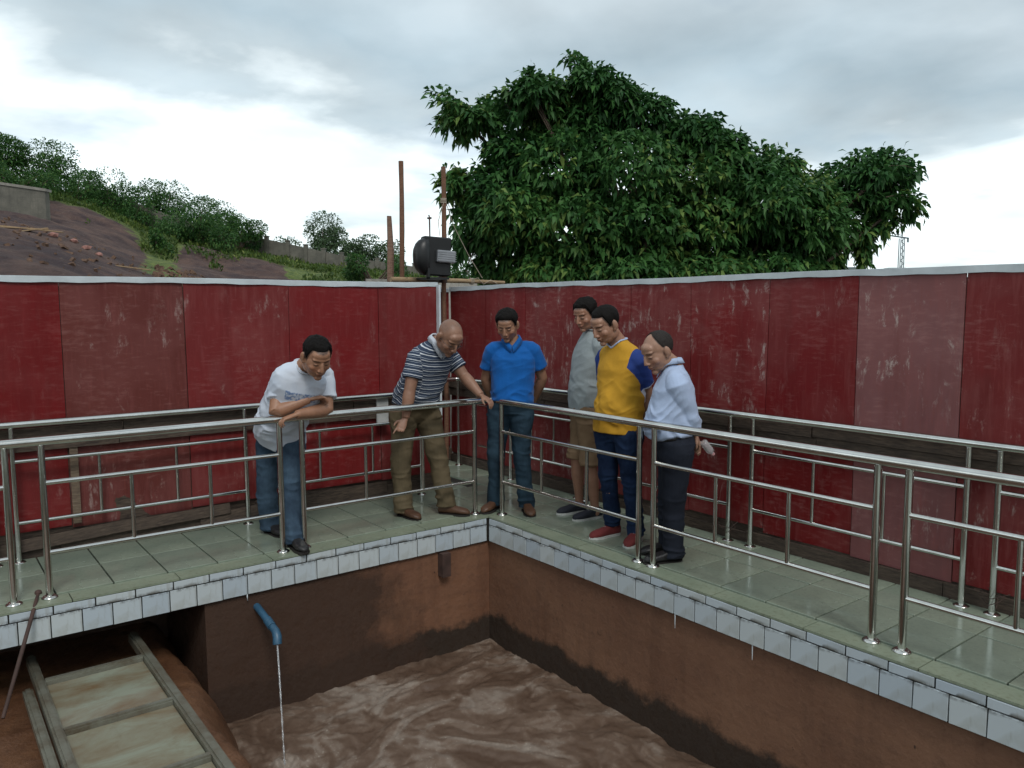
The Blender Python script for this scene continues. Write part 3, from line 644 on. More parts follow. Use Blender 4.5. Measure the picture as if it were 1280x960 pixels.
def terrain():
    lats = np.concatenate([np.linspace(-1500, -120, 16), np.linspace(-110, -70, 30), np.linspace(-68, 0, 200), np.linspace(2, 60, 30), np.linspace(70, 1500, 20)])
    deps = np.concatenate([np.linspace(-300, 8, 40), np.linspace(10, 110, 230), np.linspace(120, 3000, 30)])
    A, D = np.meshgrid(lats, deps); Z = ground_z(A, D)
    P = CAM[:2]+A.ravel()[:, None]*R2+D.ravel()[:, None]*F2; V = np.stack([P[:, 0], P[:, 1], Z.ravel()], 1)
    nx, ny = len(lats), len(deps); idx = np.arange(nx*ny).reshape(ny, nx); q = np.stack([idx[:-1, :-1], idx[:-1, 1:], idx[1:, 1:], idx[1:, :-1]], -1).reshape(-1, 4)
    me = mesh_from('hillside', V, q, None, True)
    # how grassy the ground is
    g = np.interp(D.ravel(), [40, 58, 66, 74, 200], [0, .0, .55, 1, 1])+.5*fbm(np.stack([A.ravel()*.12, D.ravel()*.12, 0*A.ravel()], 1), 4, 9)
    px = 640+A.ravel()/np.maximum(D.ravel(), 1)*FPX
    g = g+.9*np.exp(-((px-205)/26)**2)*((D.ravel() > 36) & (D.ravel() < 70))+.5*(D.ravel() > 60)*(px > 360)
    a = me.attributes.new('grass', 'FLOAT', 'POINT'); a.data.foreach_set('value', np.clip(g, 0, 1).astype(np.float32))
    M = Mat('dark earth and grass'); at = M.n('ShaderNodeAttribute', attribute_name='grass'); co = M.coords(); n = M.noise(co, .35, 8, .65); f = M.noise(co, 2.2, 8, .7)
    e = M.mix(M.rng(n, .40, .60), srgb(58, 42, 44), srgb(96, 74, 66)); e = M.mix(M.rng(f, .5, .75, 0, .7), e, srgb(44, 34, 32)); e = M.mix(M.rng(M.noise(co, 3.5, 5, .75), .60, .70, 0, .8), e, srgb(122, 106, 94))
    gr_ = M.mix(M.rng(f, .35, .65), srgb(58, 80, 38), srgb(112, 122, 60)); gf = M.math('ADD', at.outputs['Fac'], M.math('MULTIPLY', M.math('SUBTRACT', f, .5), .8))
    M.base(M.mix(M.rng(gf, .45, .62), e, gr_)).set(Roughness=.95).bump(f, 1.0, .3); me.materials.append(M.m)
    struct('hillside', me)
terrain()
def gz(lat, dep): return float(ground_z(np.array([lat]), np.array([dep]))[0])
def latof(px, dep): return (px-640)/FPX*dep
# concrete retaining wall, far left
def retaining():
    t = thing('retaining_wall', 'pale concrete retaining wall on the slope at the far left', 'wall', W3(latof(30, 55), 55, 6))
    m = MB(); D = 55; pts = [(-90, 219, 238), (0, 233, 258), (68, 243, 270)]
    for i in range(2):
        (a, t0, b0), (b, t1, b1) = pts[i], pts[i+1]; V = []
        for px, py0, py1 in ((a, t0, b0), (b, t1, b1)):
            for dd in (0, .5): V += [W3(latof(px, D), D+dd, zof(py1+22, D)), W3(latof(px, D), D+dd, zof(py0, D))]
        m.add(V, [(0, 1, 5, 4), (2, 6, 7, 3), (1, 3, 7, 5), (0, 2, 3, 1), (4, 5, 7, 6), (0, 4, 6, 2)])
    m.obj('wall_slab', MT['farwall2'], t)
    m = MB(); V = []
    for px, py in ((-90, 217), (0, 231), (70, 241.5)):
        for dd, dz in ((-.08, -.12), (-.08, .06), (.6, .06), (.6, -.12)): V.append(W3(latof(px, D), D+dd, zof(py+1.5, D)+dz))
    F = []
    for i in range(2):
        for k in range(4): F.append((4*i+k, 4*i+(k+1) % 4, 4*i+4+(k+1) % 4, 4*i+4+k))
    F += [(0, 1, 2, 3), (8, 9, 10, 11)]; m.add(V, F); m.obj('coping', MT['slab'], t)
retaining()
def boundary():
    t = thing('boundary_wall', 'grey boundary wall with pillars stepping down the green slope', 'wall', W3(latof(300, RID), RID, 6))
    px = [120, 146, 172, 198, 226, 254, 282, 310, 338, 364, 386, 408, 430, 452, 474, 496, 520, 545]
    D = RID-1
    topy = np.interp(px, [120, 200, 260, 320, 350, 400, 440, 480, 545], [236, 266, 286, 299, 305, 316, 325, 331, 340]); boty = np.interp(px, [120, 200, 320, 400, 480, 545], [258, 294, 322, 340, 350, 356])
    for i in range(len(px)-1):
        V = []
        for j in (i, i+1):
            for dd in (0, .18): V += [W3(latof(px[j]+(.8 if j == i else -.8), D), D+dd, zof(boty[j]+6, D)), W3(latof(px[j]+(.8 if j == i else -.8), D), D+dd, zof(topy[j]+1.5, D))]
        MB().add(V, [(0, 1, 5, 4), (2, 6, 7, 3), (1, 3, 7, 5), (0, 2, 3, 1), (4, 5, 7, 6), (0, 4, 6, 2)]).obj('wall_panel', MT['farwall2'], t)
        a, b = latof(px[i], D), latof(px[i], D); c = W3(a, D); z0, z1 = zof(boty[i]+7, D), zof(topy[i]-1.5, D)
        m = MB(); m.tube([(c[0], c[1], z0), (c[0], c[1], z1)], .24, 4); m.tube([(c[0], c[1], z1), (c[0], c[1], z1+.08)], .30, 4); m.obj('pillar', MT['farwall2'], t)
boundary()
# debris on the slope
r5 = random.Random(11)
for i, (x0, y0, x1, y1, lb) in enumerate(((-20, 311, 78, 321, 'long pale plank lying on the dark slope at the far left'), (2, 317, 60, 319, 'short plank beside the long pale plank on the dark slope'), (28, 333, 60, 327, 'weathered plank lying lower on the slope, far left'), (150, 322, 186, 327, 'thin plank lying alone mid-slope'), (240, 343, 300, 333, 'plank on rubble near the fence top, left of the posts'))):
    D = 36; a = W3(latof(x0, D), D, zof(y0, D)); b = W3(latof(x1, D), D+.6, zof(y1, D)); L_ = np.linalg.norm(b-a)
    me = bevel_box(L_, .24, .05, .005, MT['bamboo'], 'timber_plank'); o = link('timber_plank', me); o.location = (a+b)/2
    g0 = gz(latof((x0+x1)/2, D), D); o.location.z = g0+.12; dirv = Vector(b-a); o.rotation_euler = (0, -math.asin(max(-.6, min(.6, dirv.z/L_))), math.atan2(dirv.y, dirv.x)); tag(o, lb, 'plank', 'planks on the slope')
def rock(name, lb, cat, px, D, s, mat, grp=None, kind=None):
    bm = bmesh.new(); bmesh.ops.create_icosphere(bm, subdivisions=1, radius=1)
    for v in bm.verts: v.co = Vector((v.co.x*s*r5.uniform(.6, 1.3), v.co.y*s*r5.uniform(.6, 1.2), v.co.z*s*r5.uniform(.35, .8)))
    me = bpy.data.meshes.new(name); bm.to_mesh(me); bm.free(); me.materials.append(mat); o = link(name, me); lat = latof(px, D); o.location = W3(lat, D, gz(lat, D)+s*.25); tag(o, lb, cat, grp)
rock('rubble_lump', 'largest pinkish rubble lump on the left slope above the planks', 'rubble', 74, 37, .30, MT['brick'], 'pinkish rubble lumps')
rock('rubble_lump', 'pinkish rubble lump just right of the largest lump', 'rubble', 100, 37.5, .22, MT['brick'], 'pinkish rubble lumps')
rock('rubble_lump', 'pinkish rubble lump third from the left on the slope', 'rubble', 114, 37, .25, MT['brick'], 'pinkish rubble lumps')
rock('rubble_lump', 'small upright rubble lump at the right end of the pinkish row', 'rubble', 131, 37, .20, MT['brick'], 'pinkish rubble lumps')
def scatter_rubble():
    m = MB(); rr2 = random.Random(5)
    for i in range(900):
        px = rr2.uniform(-60, 480) if i % 3 == 0 else rr2.uniform(200, 480); D = rr2.uniform(27, 46); lat = latof(px, D); s = rr2.uniform(.04, .15)*(1.3 if px > 200 else .8); c = W3(lat, D, gz(lat, D)+s*.2)
        A = np.array([[rr2.uniform(-1, 1) for _ in range(3)] for _ in range(3)]); q, _ = np.linalg.qr(A)
        V = [c+q@np.array((sx*s*1.2, sy*s*.7, sz*s*.4)) for sz in (-1, 1) for sy in (-1, 1) for sx in (-1, 1)]
        m.add(V, [(0, 2, 3, 1), (4, 5, 7, 6), (0, 1, 5, 4), (2, 6, 7, 3), (0, 4, 6, 2), (1, 3, 7, 5)])
    o = m.obj('rubble', MT['dirtbrick']); tag(o, 'scattered earthy rubble on the dark slope', 'rubble'); o['kind'] = 'stuff'
scatter_rubble()

# ------------------------------------------------------------------ foliage
LEAFM = leaf('dark glossy leaf', srgb(44, 84, 44), srgb(76, 118, 60), srgb(136, 156, 80))
BUSHM = leaf('bush leaf', srgb(46, 84, 44), srgb(76, 114, 56), srgb(120, 142, 70))
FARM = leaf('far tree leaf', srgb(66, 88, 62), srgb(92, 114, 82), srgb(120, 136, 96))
BARK = simple('grey-brown bark', srgb(84, 72, 60), .9, var=.3, bump=.6)
def norm(a): return a/np.maximum(np.linalg.norm(a, axis=-1, keepdims=True), 1e-9)
def leaves_mesh(name, P, D, length, width, mat, droop=.25, tint=None):
    # P base points, D directions; each leaf folded along its midrib and bent downwards: 4 triangles
    n = len(P); D = norm(D); up = np.tile((0, 0, 1.), (n, 1))+.5*rng.normal(size=(n, 3)); S = norm(np.cross(D, up)); Nn = norm(np.cross(S, D))
    Lh = (length*rng.uniform(.7, 1.2, n))[:, None]; Wd = (width*rng.uniform(.75, 1.2, n))[:, None]
    b = P; mid = P+D*Lh*.5+Nn*Lh*.06; tip = P+D*Lh*.95-np.array((0, 0, 1.))*Lh*droop
    l = P+D*Lh*.42+S*Wd*.5+Nn*Wd*.18; r = P+D*Lh*.42-S*Wd*.5+Nn*Wd*.18
    V = np.stack([b, l, mid, r, tip], 1).reshape(-1, 3); o = np.arange(n)*5
    T = np.concatenate([np.stack([o, o+1, o+2], 1), np.stack([o, o+2, o+3], 1), np.stack([o+1, o+4, o+2], 1), np.stack([o+2, o+4, o+3], 1)])
    me = bpy.data.meshes.new(name); me.vertices.add(len(V)); me.vertices.foreach_set('co', V.ravel()); me.loops.add(T.size); me.loops.foreach_set('vertex_index', T.ravel().astype(np.int32))
    me.polygons.add(len(T)); me.polygons.foreach_set('loop_start', np.arange(0, T.size, 3, dtype=np.int32)); me.materials.append(mat)
    if tint is None: tint = rng.uniform(0, 1, n)
    me.update(calc_edges=True); a = me.attributes.new('tint', 'FLOAT', 'POINT'); a.data.foreach_set('value', np.repeat(tint, 5).astype(np.float32)); return me
def bush(name, lb, cat, px, py0, py1, wpx, D, mat, n=2600, ls=.30, grp=None, lumps=7, seed=0):
    r6 = np.random.default_rng(seed+100); lat = latof(px, D); z0, z1 = zof(py1, D), zof(py0, D); H_ = z1-z0; Wm = wpx/FPX*D
    c = W3(lat, D, z0-.6); t = thing(name, lb, cat, c, grp)
    cent = []
    for i in range(lumps):
        u = r6.uniform(-.5, .5); rad = H_*r6.uniform(.24, .38); hh = r6.uniform(-.05, .74)*(1-1.2*u*u)
        cent.append((W3(lat+u*Wm*.8, D+r6.uniform(-.25, .25)*Wm, z0+H_*hh), rad*max(1, min(1.5, Wm/H_*.35))))
    P = []; Dr = []; k = n//lumps
    for cc, rad in cent:
        d = norm(r6.normal(size=(k, 3))); rr3 = rad*(.55+.5*r6.random(k)**.6)[:, None]*np.array((1, 1, .85)); P.append(cc+d*rr3); Dr.append(d+r6.normal(size=(k, 3))*.5+np.array((0, 0, .1)))
    P = np.concatenate(P); Dr = np.concatenate(Dr); me = leaves_mesh('crown', P, Dr, ls, ls*.42, mat); me.transform(Matrix.Translation(-Vector(c))); o = bpy.data.objects.new('crown', me); COL.objects.link(o); o.parent = t; o['kind'] = 'stuff'
    m = MB()
    for cc, rad in cent: m.tube([c, (c+cc)/2+r6.normal(size=3)*.15, cc+np.array((0, 0, rad*.3))], [.10, .07, .02], 6)
    m.obj('trunk', BARK, t, True)
G1 = 'shrubs and small trees along the hill top'
for args in (
 ('bush', 'tall dark shrub mass on the hilltop at the far left edge', 'bush', -6, 156, 226, 84, 72, BUSHM, 9000, .34, G1, 12, 1),
 ('bush', 'dark rounded shrub right of the tallest mass, above the retaining wall', 'bush', 56, 174, 240, 90, 74, BUSHM, 7000, .32, G1, 12, 2),
 ('bush', 'low green scrub just above the retaining wall', 'bush', 30, 204, 238, 130, 62, BUSHM, 6500, .26, G1, 14, 3),
 ('bush', 'low scrub on the grass right of the retaining wall', 'bush', 100, 218, 262, 78, 70, BUSHM, 3000, .26, G1, 9, 15),
 ('bush', 'feathery shrub on the crest between the dark masses', 'bush', 128, 208, 272, 84, 74, BUSHM, 6500, .30, G1, 11, 4),
 ('bush', 'dark shrub low on the crest, left of the broad airy one', 'bush', 164, 232, 290, 70, 73, BUSHM, 5200, .30, G1, 10, 16),
 ('bush', 'broad airy shrub in the middle of the crest', 'bush', 206, 222, 292, 100, 76, BUSHM, 8000, .30, G1, 12, 5),
 ('bush', 'small tree with a raised tuft above the descending crest', 'bush', 272, 230, 296, 46, 76, BUSHM, 4200, .28, G1, 8, 6),
 ('bush', 'dense low shrub right of the raised tuft', 'bush', 304, 262, 310, 60, 72, BUSHM, 4800, .28, G1, 9, 17),
 ('bush', 'dense dark shrub in front of the boundary wall', 'bush', 250, 250, 308, 104, 68, BUSHM, 9000, .28, G1, 13, 7),
 ('bush', 'grassy tuft half-way down the earth bank', 'bush', 205, 292, 316, 30, 58, BUSHM, 1400, .26, G1, 5, 8)): bush(*args)
G2 = 'pale trees beyond the boundary wall'
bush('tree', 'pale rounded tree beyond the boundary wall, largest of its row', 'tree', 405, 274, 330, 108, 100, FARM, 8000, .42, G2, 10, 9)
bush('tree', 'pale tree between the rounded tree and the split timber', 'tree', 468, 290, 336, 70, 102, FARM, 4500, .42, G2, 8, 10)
bush('bush', 'green shrub low behind the wooden uprights', 'bush', 470, 318, 352, 96, 55, BUSHM, 3200, .24, None, 8, 11)
bush('bush', 'pale wispy shrub right of the floodlight', 'bush', 578, 296, 352, 44, 60, FARM, 900, .30, None, 5, 12)
bush('bush', 'green shrub behind the cross pole', 'bush', 588, 328, 356, 70, 40, BUSHM, 1800, .20, None, 6, 13)
bush('bush', 'low hedge peeping over the fence left of the big tree', 'bush', 632, 340, 360, 60, 30, BUSHM, 1800, .16, None, 7, 14)

def ground_cover():
    # weeds and long grass over the crest and down the bank
    r8 = np.random.default_rng(21); n = 26000; D = 56+24*r8.random(n); px = r8.uniform(-60, 560, n); lat = (px-640)/FPX*D
    cl = fbm(np.stack([lat*.22, D*.22, 0*D], 1), 3, 91); keep = (cl > (.10-.55*(D > 66))) | (np.abs(px-205) < 22); lat, D, px = lat[keep], D[keep], px[keep]
    z = ground_z(lat, D); P = CAM[:2]+lat[:, None]*R2+D[:, None]*F2; P = np.stack([P[:, 0], P[:, 1], z+r8.uniform(-.05, .35, len(z))], 1); dr = np.stack([r8.normal(size=len(z))*.5, r8.normal(size=len(z))*.5, np.abs(r8.normal(size=len(z)))+.4], 1)
    t_ = np.clip(.45+.4*fbm(np.stack([lat*.5, D*.5, 0*D], 1), 3, 95)+.25*r8.normal(size=len(z)), 0, 1)
    o = bpy.data.objects.new('hillside_weeds', leaves_mesh('hillside_weeds', P, dr, .42, .14, leaf('weed leaf', srgb(52, 74, 36), srgb(92, 112, 50), srgb(140, 146, 78)), .15, t_)); COL.objects.link(o); tag(o, 'weeds and long grass over the crest of the slope', 'weeds'); o['kind'] = 'stuff'
ground_cover()
# the big tree behind the right fence
def big_tree():
    TD = 12.2
    base = W3(latof(830, TD), TD, -1.8); t = thing('broadleaf_tree', 'large dark green broadleaf tree rising behind the right red fence', 'tree', base)
    BL = [(575, 143, 22, 10), (600, 150, 30, 20), (640, 135, 34, 22), (664, 118, 30, 26), (690, 150, 40, 30), (706, 134, 40, 32), (724, 160, 44, 34), (742, 100, 36, 26), (765, 118, 42, 30), (800, 140, 44, 34), (850, 158, 42, 28), (885, 172, 36, 30), (905, 195, 34, 26),
          (640, 190, 44, 34), (620, 225, 34, 26), (700, 210, 70, 55), (780, 210, 80, 60), (860, 230, 70, 55), (572, 228, 15, 9), (600, 262, 30, 24), (592, 300, 24, 20), (640, 270, 60, 50), (720, 290, 80, 60), (800, 290, 90, 60), (880, 290, 80, 60),
          (940, 215, 40, 24), (965, 208, 34, 24), (950, 260, 60, 50), (1000, 240, 38, 24), (1000, 290, 60, 50), (1040, 213, 26, 20), (1066, 203, 24, 17), (1100, 196, 14, 17), (1088, 214, 20, 15), (1114, 221, 12, 8), (1048, 243, 32, 22), (1084, 258, 16, 8), (1116, 264, 10, 7),
          (1055, 285, 36, 30), (1030, 320, 20, 24), (1070, 298, 14, 12), (640, 330, 50, 34), (700, 340, 70, 34), (780, 345, 80, 36), (870, 345, 80, 36), (950, 340, 70, 36), (1005, 335, 34, 28)]
    r7 = np.random.default_rng(5); SP = []; SD = []; cents = []
    for i, (x, y, rx, ry) in enumerate(BL):
        big = rx > 50; D = TD+r7.uniform(-.35, .35)+(0.3 if not big else 0); a = max(5, rx*.92-11)/FPX*D; b = max(5, ry*.92-12)/FPX*D; dp = max(.35, min(a, 1.3))*(1.5 if big else 1)
        c = W3(latof(x, D), D, zof(y+(12 if y < 250 else 5)+(8 if 740 < x < 930 and y < 220 else 0)+(8 if x > 1030 and y < 250 else 0)+((x-640)*-.0041), D)); cents.append((c, a, b, i))
        n = int((16+(rx*ry)*.070)*(.36 if x > 1035 else 1.12))
        d = norm(r7.normal(size=(n, 3))); rad = (.35+.65*r7.random(n)**.45)[:, None]
        loc = d*rad; off = loc[:, :1]*a*np.append(R2, 0)+loc[:, 1:2]*dp*np.append(F2, 0)+loc[:, 2:]*b*np.array((0, 0, 1.))
        SP.append(c+off); SD.append(norm(off)+.35*np.append(-F2, 0)*(r7.random(n)[:, None]))
    # twigs that reach out of the crown and droop, leaves all along them
    twigs = []
    for c, a, b, i in cents:
        nt_ = 7 if BL[i][2] < 50 else 9
        for q in range(nt_):
            th = r7.uniform(0, 2*math.pi); out = math.cos(th)*np.append(R2, 0)*a+math.sin(th)*b*np.array((0, 0, 1.))-np.append(F2, 0)*a*r7.uniform(-.3, .9)*(.5 if math.sin(th) > 0 else .3)
            Ln = r7.uniform(.12, .30); s0 = c+out*.85; d0 = norm(out+np.array((0, 0, .25))*a); pts = []
            for k in range(7): f = k/6; pts.append(s0+d0*Ln*f+np.array((0, 0, -.20*Ln))*f*f*2)
            twigs.append(pts)
            for k in range(1, 7): SP.append(pts[k][None]); SD.append(norm(d0*.6+r7.normal(size=3)*.5+np.array((0, 0, -.25)))[None])
    for tgt, org in (((548, 130), (590, 146)), ((552, 140), (596, 152)), ((560, 222), (598, 236)), ((1140, 226), (1096, 222)), ((1142, 275), (1098, 264)), ((1140, 262), (1100, 258)), ((1092, 314), (1056, 296)), ((712, 92), (738, 100)), ((610, 200), (640, 206)), ((580, 318), (606, 300)), ((572, 290), (600, 284))):
        D = TD+r7.uniform(-.2, .2); e = W3(latof(tgt[0], D), D, zof(tgt[1]+((tgt[0]-640)*-.0041), D)); s0 = W3(latof(org[0], D), D, zof(org[1]+((org[0]-640)*-.0041), D)); pts = [s0+(e-s0)*k/7+np.array((0, 0, .05))*math.sin(math.pi*k/7) for k in range(8)]; twigs.append(pts)
        for k in range(1, 8):
            for z_ in range(1): SP.append(pts[k][None]); SD.append(norm((e-s0)+r7.normal(size=3)*.2)[None])
    SP = np.concatenate(SP); SD = np.concatenate(SD); n = len(SP)
    P = []; D_ = []; T_ = []
    for k in range(8):
        jit = r7.normal(size=(n, 3)); d = norm(SD*.75+jit*.75+np.array((0, 0, -.28))); P.append(SP+d*.025+SD*.012*k-r7.normal(size=(n, 3))*.03); D_.append(d); T_.append(np.clip(.56+.26*r7.normal(size=n)+.5*(vnoise(SP*1.1, 3)), 0, 1))
    P = np.concatenate(P); D_ = np.concatenate(D_); T_ = np.concatenate(T_)
    # the 300 leaves nearest the camera side are leaves of their own
    dep = (P[:, :2]-CAM[:2])@F2; lat = (P[:, :2]-CAM[:2])@R2; vis = (P[:, 2] > 2.2)
    order = np.argsort(dep+(~vis)*100); own = np.zeros(len(P), bool); own[order[:290]] = True
    me = leaves_mesh('crown', P[~own], D_[~own], .160, .066, LEAFM, .3, T_[~own]); me.transform(Matrix.Translation(-Vector(base))); o = bpy.data.objects.new('crown', me); COL.objects.link(o); o.parent = t; o['kind'] = 'stuff'
    protos = []
    for k in range(6): protos.append(leaves_mesh('leaf', np.zeros((1, 3)), np.array([[0, 1., 0]]), .150, .062, LEAFM, .3, np.array([.15+.14*k])))
    for j, i in enumerate(order[:290]):
        o = bpy.data.objects.new('leaf', protos[j % 6]); COL.objects.link(o); o.parent = t; o.location = Vector(P[i]-base); q = Vector(D_[i]).to_track_quat('Y', 'Z'); o.rotation_euler = q.to_euler()
    # trunk and limbs
    m = MB(); top = base+np.array((0, 0, 3.6)); fork = [top]
    m.tube([base, base+np.array((.05, 0, 1.6)), base+np.array((-.03, .05, 2.7)), top], [.22, .18, .16, .13], 12); m.obj('trunk', BARK, t, True)
    m = MB()
    for c, a, b, i in cents:
        if i in (13, 14, 15, 19, 20, 21, 22) or c[2] > 2.0:
            s = base+np.array((0, 0, r7.uniform(2.6, 3.7))); mid = (s+c)/2+np.array((0, 0, -.12))+r7.normal(size=3)*.10
            m.tube([s, mid, c], [.07, .042, .012], 7)
            for k in range(4):
                e = c+norm(r7.normal(size=3))*a*.6; m.tube([(c+mid)/2, (c+e)/2, e], [.018, .010, .004], 5)
    m.obj('limbs', BARK, t, True)
    m = MB()
    for pts in twigs: m.tube(pts[::2]+[pts[-1]], [.007, .006, .005, .004, .003][:len(pts[::2])+1], 4)
    o = m.obj('twigs', BARK, t); o['kind'] = 'stuff'
big_tree()

# ------------------------------------------------------------------ far things on the horizon
def crane():
    D = 260; c = W3(latof(1122, D), D, zof(345, D)); t = thing('tower_crane', 'tiny pale tower crane on the horizon right of the tree', 'crane', c)
    X = np.append(R2, 0); Z = np.array((0, 0, 1.)); H_ = (345-306)/FPX*D; q = .22
    m = MB()
    for sx in (-1, 1):
        for sy in (-1, 1): m.tube([c+X*sx*.6+np.append(F2, 0)*sy*.6, c+X*sx*.6+np.append(F2, 0)*sy*.6+Z*H_], .16, 4)
    for k in range(10): z = H_*k/10; s = 1 if k % 2 else -1; m.tube([c-X*.6*s-np.append(F2, 0)*.6+Z*z, c+X*.6*s-np.append(F2, 0)*.6+Z*(z+H_/10)], .12, 4)
    m.obj('mast', MT['farmetal'], t)
    m = MB(); m.tube([c+Z*H_+X*2.2, c+Z*(H_+1.1)-X*5.2], .25, 4); m.tube([c+Z*(H_+.9)+X*.2, c+Z*(H_+1.9)-X*5.0], .14, 4); m.obj('jib', MT['farmetal'], t)
    m = MB(); m.box(*(c+Z*(H_-1.3)+X*1.7), *(c+Z*(H_+.1)+X*2.6+np.append(F2, 0)*.8)); m.obj('counterweight', MT['farmetal'], t)
    m = MB(); m.tube([c+Z*H_, c+Z*(H_+2.6)], .14, 4); m.obj('tower_top', MT['farmetal'], t)
crane()
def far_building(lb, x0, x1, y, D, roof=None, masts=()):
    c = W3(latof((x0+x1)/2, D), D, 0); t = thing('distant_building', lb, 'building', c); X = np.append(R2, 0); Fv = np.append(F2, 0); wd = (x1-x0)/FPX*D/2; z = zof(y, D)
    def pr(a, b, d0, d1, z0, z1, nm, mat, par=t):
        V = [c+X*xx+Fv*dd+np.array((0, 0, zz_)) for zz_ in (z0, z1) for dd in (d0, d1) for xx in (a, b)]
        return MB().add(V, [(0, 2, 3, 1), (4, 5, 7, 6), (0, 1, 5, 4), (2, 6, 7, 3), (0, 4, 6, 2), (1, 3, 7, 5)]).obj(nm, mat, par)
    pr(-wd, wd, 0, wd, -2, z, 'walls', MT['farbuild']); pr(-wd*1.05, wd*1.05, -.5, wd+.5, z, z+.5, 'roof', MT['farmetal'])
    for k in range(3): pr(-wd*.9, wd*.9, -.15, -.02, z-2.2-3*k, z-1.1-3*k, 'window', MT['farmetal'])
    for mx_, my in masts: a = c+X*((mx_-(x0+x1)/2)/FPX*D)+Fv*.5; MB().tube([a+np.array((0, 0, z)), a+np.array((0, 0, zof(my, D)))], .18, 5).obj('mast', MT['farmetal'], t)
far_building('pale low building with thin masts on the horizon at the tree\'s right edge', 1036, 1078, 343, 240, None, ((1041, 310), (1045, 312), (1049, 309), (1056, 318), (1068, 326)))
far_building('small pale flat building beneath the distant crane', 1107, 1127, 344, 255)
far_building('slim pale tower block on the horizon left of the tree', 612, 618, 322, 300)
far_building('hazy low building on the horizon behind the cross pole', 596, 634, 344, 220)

# ------------------------------------------------------------------ people
A3 = lambda v: np.array(v, float)
def un(v): v = A3(v); return v/(np.linalg.norm(v)+1e-9)
def lerp(a, b, t): return A3(a)*(1-t)+A3(b)*t
SKIN = vcol('skin', .48, .12)
def hair_mat(name, c): M = Mat(name); co = M.coords(); n = M.noise(M.coords((1, 1, .35)), 120, 3); M.base(M.mix(n, tuple(x*.5 for x in c), tuple(x*1.5 for x in c))).set(Roughness=.75).bump(n, .6, .004); M.b.inputs['Specular IOR Level'].default_value = .12; return M.m
HAIR = hair_mat('black hair', (.008, .007, .0065)); HAIRG = hair_mat('short dark grey hair', (.030, .026, .024))
SHOEB = simple('black shoe leather', (.016, .015, .016), .45, var=.3); SHOEBR = simple('brown shoe leather', srgb(82, 56, 40), .5, var=.25); SHOEDK = simple('dark brown shoe leather', srgb(62, 40, 30), .45); SHOERED = simple('dull red canvas', srgb(108, 40, 40), .85); SOLEW = simple('white rubber sole', srgb(188, 188, 184), .6); SOLEB = simple('dark rubber sole', srgb(34, 30, 28), .7)
SHOENAVY = simple('dark navy canvas', srgb(34, 36, 46), .8); BELT = simple('black belt leather', (.012, .011, .011), .4); METAL = simple('dull buckle metal', (.5, .48, .44), .3, .9)

def seg_rings(p0, p1, r0, r1, n, mid=0.0, off=(0, 0, 0), lat=None, front=None, flat=1.0):
    out = []
    for i in range(n+1):
        t = i/n; r = r0*(1-t)+r1*t+mid*math.sin(math.pi*t); out.append((lerp(p0, p1, t)+A3(off)*math.sin(math.pi*t), r))
    return out
def limb(mb, pts, n=18, flat=1.0, side=None):
    # pts: list of (centre, radius); smooth frames along the path
    C_ = [A3(p) for p, _ in pts]; prev = side; rings = []
    for i, (c, r) in enumerate(pts):
        t = un(C_[min(i+1, len(C_)-1)]-C_[max(i-1, 0)]); u = A3(prev) if prev is not None else np.cross(t, (0.3, 1, .1)); u = un(u-t*np.dot(u, t)); v = np.cross(t, u); prev = u; rings.append((c, u, v, r, r*flat))
    mb.loft(rings, n, 2.0)
def cavity(pts, depth=.05, thick=.008):
    # make the sleeve or trouser end hollow
    c, r = pts[-1]; d = un(A3(pts[-1][0])-A3(pts[-2][0])); return pts+[(A3(c)+d*.002, r-thick), (A3(c)-d*depth, r-thick-.002)]
def hand(mb, wr, palm_dir, palm_norm, side, curl=.5, s=1.0, point=False, spread=.10):
    # palm, four unequal fingers with knuckle bends, thumb off the side of the palm
    d = un(palm_dir); nrm = un(A3(palm_norm)-d*np.dot(palm_norm, d)); lat = np.cross(d, nrm)*side       # lat points to the thumb side
    w0 = A3(wr); rings = []
    for t, a, b in ((-.02, .024, .018), (.015, .028, .017), (.045, .037, .016), (.075, .040, .0145), (.092, .037, .012)):
        rings.append((w0+d*t*s, lat, nrm, a*s, b*s))
    mb.loft(rings, 16, 2.4)
    for k, (o, Ln) in enumerate(((.029, .068), (.010, .077), (-.010, .071), (-.029, .056))):
        c = curl*(1+.12*k); 
        if point and k == 0: c = .08
        dd = un(d+lat*(o/.03)*spread); base = w0+d*.086*s+lat*o*s; P = [base-dd*.015*s]; q = base; ang = 0
        for j, f in enumerate((.42, .32, .26)):
            P.append(q); ang += c*(.75 if j == 0 else .95); v = dd*math.cos(ang)+nrm*math.sin(ang); q = q+v*Ln*f*s
        P.append(q); mb.tube(P, [.0095*s, .0093*s, .0086*s, .0078*s, .0055*s], 10); mb.ell(q, (.0058*s,)*3, None, 8, 6)
    b = w0+d*.028*s+lat*.022*s; t1 = b+(d*.55+lat*.75+nrm*.25)*.036*s; t2 = t1+(d*.85+lat*.25+nrm*.35)*.030*s; t3 = t2+(d*.9+nrm*.35)*.022*s
    mb.tube([b-d*.01*s, b, t1, t2, t3], [.015*s, .0145*s, .0115*s, .0100*s, .0065*s], 10); mb.ell(t3, (.0068*s,)*3, None, 8, 6)
def head_frame(fwd_h, pitch, roll=0.0):
    f = un((fwd_h[0], fwd_h[1], 0)); f = un(f*math.cos(pitch)-A3((0, 0, 1))*math.sin(pitch)); x = un(np.cross(f, (0, 0, 1))); z = np.cross(x, f)
    if roll: x, z = x*math.cos(roll)+z*math.sin(roll), -x*math.sin(roll)+z*math.cos(roll)
    return np.stack([x, f, z], 1)     # columns: right, front, up
